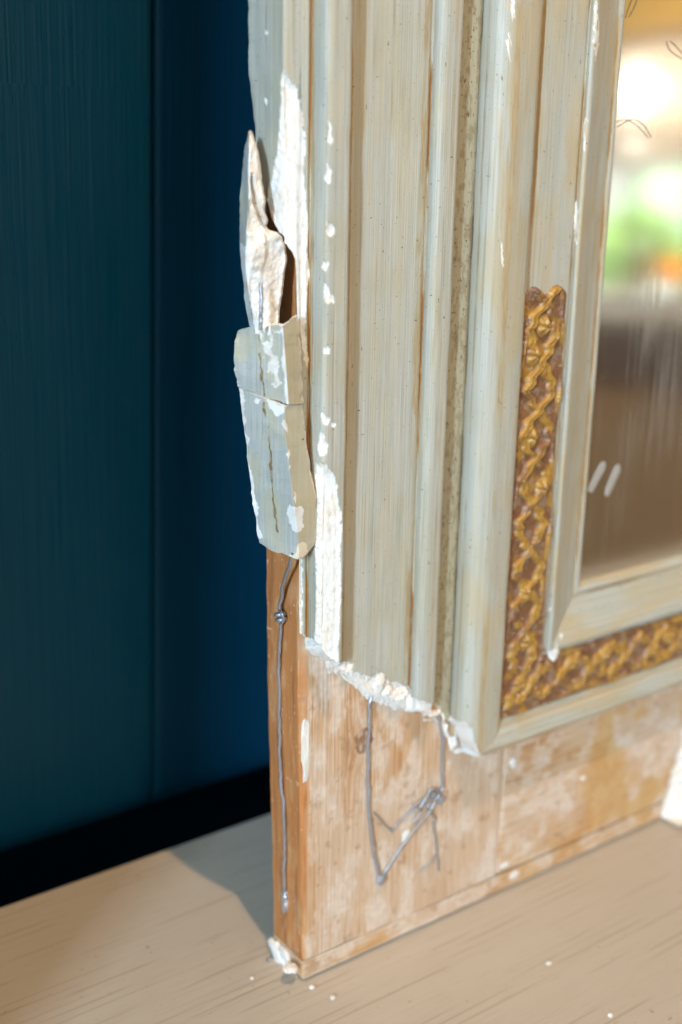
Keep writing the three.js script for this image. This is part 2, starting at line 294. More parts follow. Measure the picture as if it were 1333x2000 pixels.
function boardGeo(u0, u1, v0, v1, vertical, proud = 0, wob = 0.0005, seed = 0, w0 = -TH) {   // closed loop section, worn arrises; uv in texture repeats
  const loop = [], r = 0.0012, e = proud;
  const push = (u, w) => loop.push([u, w]);
  push(u0, w0); for (let k = 1; k <= 10; k++) push(u0, mix(w0, e - r, k / 10)); push(u0 + r * 0.3, e - r * 0.3);
  const n = Math.max(8, Math.round((u1 - u0) / 0.004)); for (let k = 0; k <= n; k++) push(mix(u0 + r, u1 - r * 0.5, k / n), e);
  push(u1, e - r * 0.5); push(u1, w0);
  const nr = Math.max(6, Math.round((v1 - v0) / 0.003));
  let arc = [0]; for (let i = 1; i < loop.length; i++) arc.push(arc[i - 1] + Math.hypot(loop[i][0] - loop[i - 1][0], loop[i][1] - loop[i - 1][1]));
  const g = gridGeo(loop.length, nr, (i, j) => {
    const v = mix(v0, v1, j / (nr - 1)), [u, w] = loop[i], a = (fbm(v * 120 + seed, u * 60, 3) - 0.5) * wob, fr = w >= e - 1e-6;
    return [u + (u < u0 + r ? a + (u0 === 0 ? taper(v) : 0) : 0), v, w + (fr ? (fbm(u * 140 + seed, v * 90, 3) - 0.5) * wob * 0.9 : 0)];
  }, (i, j) => { const v = mix(v0, v1, j / (nr - 1)); return vertical ? [arc[i] / 0.16, v / 0.24] : [(loop[i][0] + (loop[i][1] - e)) / 0.4, v / 0.1]; });
  const cap = (v) => { const s = new THREE.Shape([new THREE.Vector2(u0, -w0), new THREE.Vector2(u0, -e + r), new THREE.Vector2(u1, -e + r), new THREE.Vector2(u1, -w0)]); const q = new THREE.ShapeGeometry(s); q.rotateX(Math.PI / 2); const p = q.attributes.position; for (let i = 0; i < p.count; i++) p.setXYZ(i, p.getX(i), v, -p.getZ(i)); q.computeVertexNormals(); return q; };
  const caps = [cap(v0), cap(v1)].map(q => { const p = q.attributes.position; for (let i = 0; i < p.count; i++) { let z = p.getZ(i); p.setZ(i, clamp(z, w0, e - r)); } return q; });
  const back = new THREE.PlaneGeometry(u1 - u0, v1 - v0); back.rotateY(Math.PI); back.translate((u0 + u1) / 2, (v0 + v1) / 2, w0);
  return mergeGeometries([g, ...caps, back].map(q => q.index ? q.toNonIndexed() : q));
}
const SEAM = 0.1245, BAT = 0.0105;
const taper = v => -0.0036 * ss(0, 0.19, v);
const boardAt = (name, geo, mat) => mesh(name, geo, mat, frame);
boardAt('stile_board', boardGeo(0, SEAM, BAT + 0.0001, FH, true, 0, 0.0007, 3, -0.026), M.woodV).userData.label = 'left upright board of bare pine with chalky white streaks and a knot';
boardAt('rail_board', boardGeo(SEAM + 0.0006, FW - SEAM - 0.0006, BAT + 0.0003, 0.165, false, -0.0002, 0.0006, 8), M.woodH).userData.label = 'bottom board of ochre pine blotched with white plaster residue';
boardAt('bottom_batten', boardGeo(0, FW, 0.0004, BAT, false, 0.00025, 0.0006, 12, -0.026), M.woodH);
boardAt('stile_board', boardGeo(FW - SEAM, FW, BAT + 0.0003, FH, true, 0, 0.0005, 21), M.woodV);
boardAt('rail_board', boardGeo(SEAM + 0.0006, FW - SEAM - 0.0006, FH - 0.165, FH, false, 0, 0.0005, 17), M.woodH);
{ const g = new THREE.BoxGeometry(FW - 2 * SEAM - 0.002, FH - 0.332, 0.006); g.translate(FW / 2, FH / 2, -TH + 0.0035); boardAt('backing_panel', g, M.woodH); }

// outer moulding of the left stile, broken off along its lower edge and at its side
const BREAK = [[484, 246], [487, 250], [492, 272], [498, 300], [504, 325], [509, 345], [515, 370], [520, 391], [523, 412], [528, 430], [536, 446], [546, 458], [556, 470], [566, 482], [575, 492], [581, 506], [583.5, 540], [584.3, 700], [584.8, 900], [585, 1100], [587, 1236], [600, 1246], [612, 1254], [625, 1262], [640, 1277], [652, 1291], [670, 1309], [690, 1324], [705, 1336], [722, 1352], [745, 1365], [770, 1374], [800, 1382], [822, 1386], [838, 1392], [850, 1396], [858, 1400], [866, 1412], [876, 1430], [884, 1440]].map(([x, y]) => pixToSV(x, y)).sort((a, b) => a.s - b.s);
function breakV(s) {
  if (s <= BREAK[0].s) return BREAK[0].v;
  for (let i = 1; i < BREAK.length; i++) if (s <= BREAK[i].s) { const a = BREAK[i - 1], b = BREAK[i]; return mix(a.v, b.v, (s - a.s) / (b.s - a.s || 1e-9)); }
  return BREAK[BREAK.length - 1].v;
}
const edgeJit = s => (fbm(s * 700, 3.3, 3) - 0.5) * 0.0022;
const NB = OUT.length, NR = 640;
const rowV = (vb, j) => j < NR - 6 ? mix(vb, V_TEX, Math.pow(j / (NR - 7), 1.0)) : mix(V_TEX, FH, (j - NR + 7) / 6);
const outV0 = OUT.map(p => breakV(p.s) + edgeJit(p.s));
const outPt = (i, j) => {
  const p = OUT[i], v = rowV(outV0[i], j), [, dep, deep] = v < V_TEX ? chipAt(p.s, v) : [0, 0, 0], pu0 = mix(p.u, p.su, deep), pw0 = mix(p.w, p.sw, deep);
  const wob = (fbm(p.s * 120, v * 45, 3) - 0.5) * 0.0005, silh = i < 12 ? (fbm(v * 260, 5.1, 4) - 0.5) * 0.0012 * (1 - i / 12) + 0.003 * Math.exp(-Math.pow((v - breakV(p.s)) / 0.012, 2)) * (1 - i / 12) : 0;
  return [pu0 + p.nu * (wob - dep * (1 - 0.6 * deep)) + silh, v, pw0 + p.nw * (wob - dep * (1 - 0.6 * deep))];
};
const moulding = mesh('outer_moulding', gridGeo(NB, NR, outPt, (i, j) => [OUT[i].s / S_END, rowV(outV0[i], j) / V_TEX]), M.paint, frame);
moulding.userData.label = 'broken outer moulding of grey painted plaster with a raised bead';
{ // white plaster showing in the break
  const NK = 9, inner = p => p.u < 0.0005 ? [0.0002, clamp(p.w - 0.003, -0.0215, -0.0004)] : [p.u, 0.0002];
  mesh('fracture_edge', gridGeo(NB, NK, (i, k) => {
    const p = OUT[i], [a, v, c] = outPt(i, 0), [b, d] = inner(p), t = k / (NK - 1), n = (fbm(p.s * 600, k * 0.7, 4) - 0.5) * 0.0022 * Math.sin(t * 3.14);
    return [mix(a, b, t), v - (p.u > -0.002 ? 0.0052 : 0.0006) * t * (0.15 + 1.1 * fbm(p.s * 210, 2, 4)) + n * 1.5, mix(c, d, t) + n * 0.5];
  }, null, (i, k) => gessoCol(OUT[i].s, k * 0.002)), M.gesso, moulding);
}
// the same moulding on the sides beyond the picture: right stile, top rail and what is left along the bottom
const trim = o => o < 0.104 && o > 0.08 ? 0.104 - (0.104 - o) * 0.45 : o;
const slant = o => 1 - ss(0.0852, 0.0945, o + (fbm(o * 900, 4, 3) - 0.5) * 0.003);
function sweep(prof, side, a0, a1, rows, uvs, v0 = 0) {        // o = distance from the frame's outer edge; mitred ends unless a0 / a1 are given
  const g = gridGeo(prof.length, rows, (i, j) => {
    const p = prof[i], o = p.u, L = side === 'left' || side === 'right' ? FH : FW, t = j / (rows - 1), low = prof === INN ? trim(o) : o, x = mix(a0 ?? (side === 'left' ? low + (prof === INN ? 0.022 * slant(o) : 0) : o), a1 ?? (side === 'right' ? L - low : side === 'bottom' && prof === INN ? L - o - 0.011 * slant(o) : L - o), t);
    const q = side === 'left' ? [o, x] : side === 'right' ? [FW - o, L - x] : side === 'bottom' ? [L - x, low] : [x, FH - o];
    const wob = (fbm(o * 160 + L, x * 40, 3) - 0.5) * 0.0004;
    return [q[0], q[1], p.w + wob];
  }, (i, j) => { const p = prof[i], L = side === 'left' || side === 'right' ? FH : FW, t = j / (rows - 1); return [p.s / uvs[0], mix(a0 ?? p.u, a1 ?? L - p.u, t) / uvs[1] + v0]; });
  return g;
}
const texPlain = makeTex(512, 1024, (a, b) => paintAt(a * S_END, b * 0.5 + 0.7, -1), true);
M.paintPlain = new THREE.MeshPhysicalMaterial({ map: texPlain, roughness: 0.55 });
mesh('outer_moulding', sweep(OUT, 'right', null, null, 40, [S_END, 0.5]), M.paintPlain, frame);
mesh('outer_moulding', sweep(OUT, 'top', null, null, 40, [S_END, 0.5]), M.paintPlain, frame);
{ // stub of the bottom moulding, its broken end facing the gap
  const P = OUT.filter(p => p.u > 0.0005), e0 = 0.264, endU = p => e0 + 0.012 * ss(0, 0.06, p.u) + (fbm(p.u * 300, 2, 3) - 0.5) * 0.006;
  const nr = 40, g = gridGeo(P.length, nr, (i, j) => { const p = P[i], x = mix(endU(p) + 0.03, FW - p.u, j / (nr - 1)); return [x, p.u, p.w]; }, (i, j) => [P[i].s / S_END, mix(endU(P[i]) + 0.03, FW, j / (nr - 1)) / 0.5]);
  const stub = mesh('outer_moulding', g, M.paintPlain, frame); stub.userData.label = 'stub of the bottom moulding with a white broken end';
  mesh('fracture_edge', gridGeo(P.length, 14, (i, k) => { const p = P[i], t = k / 13, m = mix(p.w, 0.004 + p.w * 0.35, ss(0, 0.3, t)); return [endU(p) + 0.03 - 0.034 * t, p.u, mix(m, 0.0003, ss(0.6, 1, t)) + (fbm(p.u * 260, t * 6, 3) - 0.5) * 0.0014 * Math.sin(t * 3.14)]; }, null, (i, k) => gessoCol(P[i].s, k * 0.002)), M.gesso, stub);
  mesh('fracture_edge', gridGeo(6, 30, (i, j) => [mix(e0 - 0.004, FW - 0.002, j / 29), 0.0006, mix(0.0003, P[0].w, i / 5)], null, (i, j) => gessoCol(i * 0.003, j * 0.01)), M.gesso, stub);
}

// inner moulding round the glass
const SI = INN[INN.length - 1].s, R0 = INN[0].u;
const LI = [[sOf(944, INN), 1.1, [84, 60, 34], 0.9, 21], [sOf(958, INN), 0.5, [150, 132, 104], 0.5, 27], [sOf(1018, INN), 1.6, [196, 166, 118], 0.5, 22], [sOf(1063, INN) + 0.004, 0.9, [166, 130, 78], 0.7, 23], [sOf(1151.5, INN), 0.8, [150, 108, 54], 0.85, 24], [sOf(1209, INN), 0.8, [164, 118, 62], 0.85, 25], [sOf(1062, INN), 0.6, [186, 166, 130], 0.5, 26]];
const CH2 = [[[975, 20], [990, 14], [1004, 26], [1006, 40], [1000, 62], [990, 50], [980, 40]], oval(998, 70, 5, 22, 9, 8), oval(990, 150, 4, 26, 9, 9), [[976, 516], [981, 530], [985, 552], [981, 566], [976, 552], [973, 530]], oval(1165, 60, 5, 60, 10, 11), oval(1143, 270, 4, 40, 9, 12), oval(1126, 430, 3.5, 46, 9, 13), oval(1075, 1190, 4, 8, 8, 14)].map(p => polySV(p, INN));
function innAt(s, v, detail) {
  let c = paintAt(s + 0.21, v + 0.33, -1, true);
  const yel = fbm(s * 90 + 8, v * 26, 4); c = mix3(c, [190, 162, 118], 0.42 * ss(0.42, 0.7, yel));
  for (const [ls, hw, col, k, seed] of LI) { const d = Math.abs(s - ls) * 1000 / hw; if (d < 1.8) c = mix3(c, mix3(col, BROWN, 0.5 * vn(s * 2000, v * 130 + seed)), k * (0.15 + 0.85 * ss(0.4, 0.62, fbm(v * 40 + seed * 7, s * 200, 4) + 0.03)) * (1 - ss(0.5, 1.6, d + (vn(s * 2500, v * 400) - 0.5) * 0.7))); }
  if (detail) { const [ws, wv] = WARP(s, v); let far = -1; for (const p of CH2) { if (s < p.s0 - 0.002 || s > p.s1 + 0.002 || v < p.v0 - 0.002 || v > p.v1 + 0.002) continue; far = Math.max(far, polyDist(p, s + ws * 1.6, v + wv * 2)); } if (far > -0.0002) { const e = ss(-0.0002, 0.0002, far); c = mix3(c, vn(s * 700, v * 260) > 0.62 ? [200, 172, 130] : GESSO, e * 0.9); } }
  return c;
}
const texInn = makeTex(384, 1536, (a, b) => innAt(a * SI, b * 0.5, true), true), texInn2 = makeTex(256, 512, (a, b) => innAt(a * SI, b * 0.5 + 0.6, false), true);
const bumpInn = makeTex(256, 1024, (a, b) => { const s = a * SI, v = b * 0.5, h = 100 + 80 * vn(s * 5200, v * 26) + 60 * fbm(s * 900, v * 300, 3); return [h, 120 + 50 * fbm(s * 300, v * 100, 3), h]; }, false);
M.inn = new THREE.MeshPhysicalMaterial({ map: texInn, bumpMap: bumpInn, bumpScale: 0.00022, roughnessMap: bumpInn, roughness: 0.85 });
M.inn2 = new THREE.MeshPhysicalMaterial({ map: texInn2, bumpMap: bumpInn, bumpScale: 0.00022, roughnessMap: bumpInn, roughness: 0.85 });
for (const side of ['left', 'bottom', 'right', 'top']) {
  const m = mesh('inner_moulding', sweep(INN, side, null, null, 260, [SI, 0.5]), side === 'left' ? M.inn : M.inn2, frame);
  if (side === 'left') m.userData.label = 'inner moulding of yellowed grey paint beside the glass';
}

{ // white plaster in the slanting break of the corner
  const P = INN.filter(p => p.u < 0.1), K = 8;
  mesh('fracture_edge', gridGeo(P.length, K, (i, k) => { const p = P[i], t = k / (K - 1), v = trim(p.u) + 0.022 * slant(p.u); return [p.u, v - (0.0035 * slant(p.u) + 0.0008) * t * (0.4 + fbm(p.u * 500, 2, 3)) + (fbm(p.u * 700, k * 0.6, 3) - 0.5) * 0.0016 * Math.sin(t * 3.14), mix(p.w, 0.0003, t)]; }, null, (i, k) => gessoCol(P[i].s, k * 0.002)), M.gesso, frame);
  mesh('fracture_edge', gridGeo(P.length, K, (i, k) => { const p = P[i], t = k / (K - 1); return [p.u + 0.011 * slant(p.u) - 0.002 * t * slant(p.u), trim(p.u), mix(p.w, 0.0003, t)]; }, null, (i, k) => gessoCol(P[i].s + 0.3, k * 0.002)), M.gesso, frame);
}

// glass
const U_GL = INN[INN.length - 1].u - 0.006;
{
  const dust = makeTex(512, 1024, (a, b) => {
    const x = a * 0.3, y = b * 0.6, st = vn(x * 900, y * 20) * 0.6 + vn(x * 2500, y * 60) * 0.4, p = fbm(x * 12 + 3, y * 9 + 4, 4), sp = vn(x * 1800, y * 1800);
    const film = clamp(0.05 + 0.55 * ss(0.42, 0.75, p * 0.7 + st * 0.3) + (sp > 0.95 ? 0.3 : 0));
    return [0, 18 + 60 * film, 255 - 70 * film];
  }, false);
  M.glass = new THREE.MeshPhysicalMaterial({ color: new THREE.Color(0.80, 0.77, 0.72), metalness: 1, roughness: 1, roughnessMap: dust, metalnessMap: dust });
  const g = new THREE.BoxGeometry(FW - 2 * U_GL, FH - 2 * U_GL, 0.004); const uv = g.attributes.uv; for (let i = 0; i < uv.count; i++) uv.setXY(i, uv.getX(i) * (FW - 2 * U_GL) / 0.3, uv.getY(i) * (FH - 2 * U_GL) / 0.6);
  g.translate(FW / 2, FH / 2, -0.0026); mesh('mirror_glass', g, M.glass, frame).userData.label = 'hazy old mirror glass';
}

// gilded ornament strip in the channel of the inner moulding
{
  const oL = INN.find(p => p.x >= 1062 && p.w < 0.0086).u + 0.0003, oR = onW(1149, Y_REF, 0.008).u - 0.0006, wd = oR - oL, W0 = 0.0081;
  const top = onW(1068, 556, 0.009).v;
  const relief = (a, b, seed) => {                              // a across 0..1, b along in m -> height m, gilt 0..1
    const mm = b * 1000, wa = a + 0.05 * (fbm(a * 4 + seed, mm * 0.2, 2) - 0.5);
    let h = 0, gl = 0;
    for (const ph of [0, Math.PI]) {
      const cph = (mm + 7 * (fbm(mm * 0.045, seed + 2, 2) - 0.5) * 2) / 46 * 6.2832 + ph + seed, c = 0.5 + (0.22 + 0.1 * vn(mm * 0.05, seed + ph * 2)) * Math.sin(cph) + 0.03 * Math.sin(mm * 0.9 + seed), d = Math.abs(wa - c) * wd * 1000, over = Math.cos(cph) > 0 ? 0.7 : 0, rad = 2.4 + 1.3 * vn(mm * 0.12, seed + ph);
      if (d < rad) { const e = Math.pow(1 - d * d / rad / rad, 0.35) * (1.5 + over * 0.9) - 0.55 * Math.exp(-d * d * 2.2) + 0.12 * Math.sin(mm * 1.3 + d * 1.6); if (e > h) { h = e; gl = 0.75; } }
    }
    for (let k = -1; k <= 1; k++) {
      const m0 = (Math.round((mm + seed * 5) / 13) + k) * 13 - seed * 5, c = 0.5 + 0.42 * (hash(Math.round(m0), 5) - 0.5), d = Math.hypot((wa - c) * wd * 1000, (mm - m0) * 0.85), big = hash(Math.round(m0), 9) > 0.62;
      if (big && d < 4.6) { const pet = 0.7 + 0.3 * Math.cos(5 * Math.atan2(mm - m0, (wa - c) * wd * 1000)), e = (1 - d * d / 21) * 3.4 * pet; if (e > h) { h = e; gl = 0.95; } }
    }
    for (const sgn of [-1, 1]) { const c = 0.5 + sgn * 0.42, ph = mm / 11 + sgn, d = Math.abs(wa - c - 0.05 * Math.sin(ph)) * wd * 1000; if (d < 1.5) { const e = (1 - d / 1.5) * 1.7 * (0.6 + 0.4 * Math.sin(ph * 2)); if (e > h) { h = e; gl = 0.35; } } }
    h += 0.9 * (fbm(a * 5 + seed * 2, mm * 0.21, 4) - 0.5) + 0.35 * (vn(a * 34, mm * 1.7) - 0.5);
    return [Math.max(0.25, h + 0.7) / 1000, gl];
  };
  const gold = [0.50, 0.27, 0.045], gold2 = [0.36, 0.17, 0.035], bole = [0.22, 0.095, 0.042], raw = [0.34, 0.22, 0.15];
  const colour = (a, mm, h, gl, seed) => {
    const n = fbm(a * 4 + seed, mm * 0.15, 4), k = ss(0.37, 0.58, n * 0.75 + gl * 0.22 + (h * 1000 - 1.6) * 0.05 - 0.01);
    let c = mix3(mix3(bole, raw, 0.7 * ss(0.5, 0.7, fbm(a * 9 + 4, mm * 0.3 + seed, 3))), mix3(gold, gold2, vn(a * 12, mm * 0.5)), k);
    if (vn(a * 26 + seed, mm * 1.2) > 0.94) c = mix3(c, [0.8, 0.7, 0.6], 0.7); return c;
  };
  M.gilt = new THREE.MeshPhysicalMaterial({ vertexColors: true, roughness: 0.5, metalness: 0.1, clearcoat: 0.2, clearcoatRoughness: 0.3 });
  const edge = (b, k) => (Math.pow(fbm(b * 190, k, 3), 2) - 0.2) * 0.0016;
  const strip = (name, len0, len1, vertical, seed, label) => {
    const nc = 64, nr = Math.round((len1 - len0) / 0.00042);
    const val = (i, j) => {
      const a = i / (nc - 1), b0 = vertical ? oL + a * wd : oL + a * wd, start = Math.max(len0, b0), b = mix(start, len1, j / (nr - 1));
      const [h, gl] = relief(a, b, seed), tp = vertical ? ss(0, 0.0022, (len1 - b) - 0.004 * Math.pow(Math.abs(Math.abs(a - 0.5) - 0.25) / 0.25, 2)) : 1;
      const rim = ss(0, 0.05, a) * ss(0, 0.05, 1 - a);
      return { a, b, h: mix(-0.0004, h, tp * mix(0.15, 1, rim)), gl };
    };
    const cache = []; for (let j = 0; j < nr; j++) for (let i = 0; i < nc; i++) cache.push(val(i, j));
    const g = gridGeo(nc, nr, (i, j) => { const c = cache[j * nc + i], o = oL + c.a * wd + (i === 0 ? edge(c.b, 1 + seed) : i === nc - 1 ? -edge(c.b, 4 + seed) : 0), w = W0 + (i === 0 || i === nc - 1 || j === 0 && !vertical ? -0.0003 : c.h); return vertical ? [o, c.b, w] : [c.b, o, w]; }, (i, j) => { const c = cache[j * nc + i]; return [c.a, c.b]; }, (i, j) => { const c = cache[j * nc + i]; return colour(c.a, c.b * 1000, c.h, c.gl, seed); });
    mesh(name, g, M.gilt, frame).userData.label = label;
  };
  strip('ornament_strip', 0, top, true, 1.2, 'upright strip of worn gilded relief ornament');
  strip('ornament_strip', 0, FW - oR, false, 4.4, 'bottom strip of worn gilded relief ornament');
}

// ------------------------------------------------------------------ loose plaster fragments held to the corner by wire
function polylineAt(list, t) {                                  // [x, y, w mm] by fraction of its length in the photograph
  if (!list.len) { list.len = [0]; for (let i = 1; i < list.length; i++) list.len.push(list.len[i - 1] + Math.hypot(list[i][0] - list[i - 1][0], list[i][1] - list[i - 1][1])); }
  const L = list.len, T = t * L[L.length - 1]; let i = 1; while (i < L.length - 1 && L[i] < T) i++;
  const k = clamp((T - L[i - 1]) / (L[i] - L[i - 1])), a = list[i - 1], b = list[i]; return [mix(a[0], b[0], k), mix(a[1], b[1], k), mix(a[2], b[2], k)];
}
function fragment(name, label, Lp, Ap, Rp, opt) {
  const n1 = opt.n1 || 46, n2 = opt.n2 || 30, nr = opt.nr || 170, nc = n1 + n2 + 1, th = (opt.thick || 8) / 1000;
  const rail = p => { const q = onW(p[0], p[1], p[2] / 1000); return [q.u, q.v, q.w]; };
  const outer = [], px = [];
  for (let j = 0; j < nr; j++) {
    const t = j / (nr - 1), l = polylineAt(Lp, t), a = polylineAt(Ap, t), r = polylineAt(Rp, t), l3 = rail(l), a3 = rail(a), r3 = rail(r);
    for (let i = 0; i < nc; i++) {
      const q = i <= n1 ? i / n1 : (i - n1) / n2, A = i <= n1 ? l3 : a3, B = i <= n1 ? a3 : r3, p2 = i <= n1 ? [mix(l[0], a[0], q), mix(l[1], a[1], q)] : [mix(a[0], r[0], q), mix(a[1], r[1], q)];
      const p = mix3(A, B, q), sd = opt.seed;
      const end = Math.min(t, 1 - t), je = (end < 0.06 ? 1 - end / 0.06 : 0) * (fbm(i * 0.05 * 105 / nc + sd, t > 0.5 ? 7 : 2, 4) - 0.5) * ((t > 0.5 ? opt.j1 : opt.j0) ?? 0.0034);
      p[1] += je;
      const em = Math.min(i, nc - 1 - i), side = em < 7 ? (1 - em / 7) * (fbm(t * 13 + sd, i < 9 ? 3 : 8, 4) - 0.5) * 0.0014 : 0;
      p[0] += side;
      const dsp = opt.disp ? opt.disp(p2[0], p2[1], i <= n1 ? 0 : 1, q) : 0, nn = i <= n1 ? opt.nL : opt.nR;
      const ro = (fbm(p2[0] * 0.05 + sd, p2[1] * 0.05, 3) - 0.5) * 0.0004 + dsp;
      outer.push([p[0] + nn[0] * ro, p[1], p[2] + nn[1] * ro]); px.push([p2[0], p2[1], i <= n1 ? 0 : 1, q, t]);
    }
  }
  const at = (i, j) => outer[j * nc + i], off = opt.off || [0.62, -0.78];
  const colour = (i, j) => { const [x, y, f, q, t] = px[j * nc + i], c = opt.colour(x, y, f, q, t); return c.map(lin); };
  const g1 = gridGeo(nc, nr, at, null, colour);
  // thickness: rim walls and a rough back
  const inn = (i, j) => { const p = at(i, j), k = th * (0.75 + 0.5 * fbm(i * 0.09 + opt.seed, j * 0.05, 3)), ed = Math.min(i, nc - 1 - i, 14) / 14, ee = Math.min(j, nr - 1 - j, 14) / 14, kk = k * (0.62 + 0.38 * Math.sqrt(ed * ee)); return [p[0] + off[0] * kk, p[1], p[2] + off[1] * kk]; };
  const gc = (i, j) => gessoCol(at(i, j)[0] * 2 + i * 0.0006, at(i, j)[1]);
  const g2 = gridGeo(nc, nr, (i, j) => inn(nc - 1 - i, j), null, (i, j) => gc(nc - 1 - i, j));
  const rimH = (j, flip) => gridGeo(nc, 5, (i, k) => { const c = flip ? nc - 1 - i : i, a = at(c, j), b = inn(c, j), t = k / 4; return [mix(a[0], b[0], t), a[1] + (j ? -1 : 1) * 0.0005 * Math.sin(t * 3.14) * fbm(c * 0.3, k, 2), mix(a[2], b[2], t)]; }, null, (i) => gc(flip ? nc - 1 - i : i, j));
  const rimV = (i, flip) => gridGeo(5, nr, (k, j) => { const a = at(i, j), b = inn(i, j), t = (flip ? 4 - k : k) / 4; return [mix(a[0], b[0], t), a[1], mix(a[2], b[2], t)]; }, null, (k, j) => gc(i, j));
  const g = mergeGeometries([g1, g2, rimH(0, true), rimH(nr - 1, false), rimV(0, true), rimV(nc - 1, false)]);
  const m = mesh(name, g, M.paintVC, frame); m.userData.label = label; return m;
}
const inPoly = (P, x, y) => { let s = false; for (let i = 0, j = P.length - 1; i < P.length; j = i++) if ((P[i][1] > y) !== (P[j][1] > y) && x < (P[j][0] - P[i][0]) * (y - P[i][1]) / (P[j][1] - P[i][1]) + P[i][0]) s = !s; return s; };
const FPAINT = (x, y, seed) => { const st = vn(x * 0.38 + seed, y * 0.018), p = fbm(x * 0.03 + seed, y * 0.012, 3); let c = mix3([192, 190, 182], [172, 173, 166], st); c = mix3(c, [148, 142, 122], 0.4 * ss(0.66, 0.92, vn(x * 0.6 + seed * 3, y * 0.012))); c = mix3(c, [190, 178, 146], 0.5 * ss(0.5, 0.75, p)); if (vn(x * 0.5, y * 0.45) > 0.93) c = mix3(c, [150, 138, 116], 0.6); return c; };
const wj = (x, y, s) => [x + (fbm(x * 0.11 + s, y * 0.11, 3) - 0.5) * 9, y + (fbm(x * 0.1 + 30 + s, y * 0.1, 3) - 0.5) * 11];
const stain = (c, x, y, line, hw, seed) => { for (let i = 1; i < line.length; i++) { const a = line[i - 1], b = line[i]; if (y < a[1] || y > b[1]) continue; const lx = mix(a[0], b[0], (y - a[1]) / (b[1] - a[1])), d = Math.abs(x - lx + (vn(y * 0.12, seed) - 0.5) * 3) / hw; if (d < 3) { const k = ss(0.3, 0.62, fbm(y * 0.05 + seed, 2, 4) + 0.05), m = 0.4 + 1.6 * Math.pow(vn(y * 0.045, seed + 3), 2); c = mix3(c, mix3([170, 144, 98], [104, 82, 54], vn(x * 0.7, y * 0.2)), k * (1 - ss(0.4, 1.5, d / m))); } } return c; };
const WHT = (x, y) => mix3([236, 232, 226], [226, 214, 202], ss(0.45, 0.75, fbm(x * 0.05, y * 0.05, 3)));
const NL = [-0.95, 0.31], NRr = [0.31, 0.95];
fragment('plaster_fragment', 'upper wedge of broken plaster, white inside with a grey painted left face',
  [[485, 259, -9], [477, 288, -10], [473, 335, -10], [471, 390, -10], [469, 440, -10], [469, 480, -10], [472, 520, -10], [477, 565, -10], [483, 610, -10], [490, 650, -10]],
  [[487, 259, -5], [487, 290, -2], [485, 335, 0], [486, 375, 0.5], [487, 410, 1], [482, 450, 1], [479, 490, 1], [481, 530, 1], [487, 575, 1], [494, 615, 1], [499, 655, 1]],
  [[490, 260, -5], [499, 290, -3], [505, 325, -1.5], [511, 372, 0], [516, 412, 1], [530, 448, 2], [546, 464, 2.5], [556, 484, 2.5], [561, 510, 2.5], [555, 533, 2.5], [551, 570, 2.5], [546, 605, 2.5], [539, 655, 2.5]],
  { seed: 3, n1: 24, n2: 56, nr: 260, thick: 5, nL: NL, nR: [-0.1, 0.99], off: [0.7, -0.7],
    disp: (x, y, f, q) => {
      if (!f) return 0;
      let d = (fbm(x * 0.022, y * 0.016 + 3, 3) - 0.5) * 0.0042 + (fbm(x * 0.13, y * 0.1, 3) - 0.5) * 0.0009;
      const gl = [[489, 345], [494, 372], [503, 402], [514, 428], [530, 452]]; let m = 99;
      for (let i = 1; i < gl.length; i++) { const a = gl[i - 1], b = gl[i], dx = b[0] - a[0], dy = b[1] - a[1], t = clamp(((x - a[0]) * dx + (y - a[1]) * dy) / (dx * dx + dy * dy)); m = Math.min(m, Math.hypot(x - a[0] - dx * t, y - a[1] - dy * t)); }
      d -= 0.0055 * (1 - ss(2.5, 7, m)) * ss(0.1, 0.35, q); d *= ss(0, 0.12, q); const ld = y - 455 - (500 - x) * 0.0; if (ld > 0 && x < 516) d += 0.0012 * ss(0, 4, ld) * (1 - ss(0, 90, ld)); return d;
    },
    colour: (x, y, f) => { if (!f) { const [a, b] = wj(x, y, 2); return inPoly([[468, 470], [476, 478], [482, 505], [486, 560], [500, 660], [460, 660], [460, 468]], a, b) ? WHT(x, y) : FPAINT(x, y, 1); } const k = fbm(x * 0.03 + 5, y * 0.02, 3); let c = mix3(WHT(x, y), [238, 220, 200], 0.4 * ss(0.52, 0.7, k) * (1 - ss(500, 540, y))); if (vn(x * 0.3, y * 0.3) > 0.94) c = mix3(c, [160, 146, 132], 0.5); return c; } });
const slopeB = [[505, 640], [509, 690], [514, 740], [517, 790]];
fragment('plaster_fragment', 'short middle plaster fragment with mottled white and grey face above the long one',
  [[463, 650, -9], [459, 676, -9], [457, 704, -9], [460, 730, -9], [467, 757, -9]],
  [[552, 632, 13], [555, 670, 13], [558, 710, 13], [561, 750, 13], [564, 790, 13]],
  [[581, 620, 10], [584, 650, 10], [586, 690, 10], [588, 740, 10], [590, 788, 10]],
  { seed: 5, j1: 0.0006, n1: 120, n2: 46, nr: 210, thick: 9, nL: NL, nR: NRr,
    colour: (x, y, f, q) => { let c = FPAINT(x, y, 4); if (f) c = mix3(FPAINT(x * 0.9, y, 6), [196, 174, 128], 0.55); const [a, b] = wj(x, y, 3);
      if (!f && inPoly([[505, 630], [552, 628], [551, 648], [535, 655], [532, 690], [545, 700], [541, 730], [552, 752], [540, 760], [522, 742], [524, 712], [514, 690], [512, 660]], a, b) ) c = mix3(c, WHT(x, y), 1 - ss(0.5, 0.62, fbm(x * 0.09 + 3, y * 0.05, 4)));
      if (!f) c = mix3(c, WHT(x, y), ss(0, 0.03, q - 1.0 + 0.11 * fbm(y * 0.07, 2, 4)));
      return stain(c, x, y, slopeB, 1.7, 2); } });
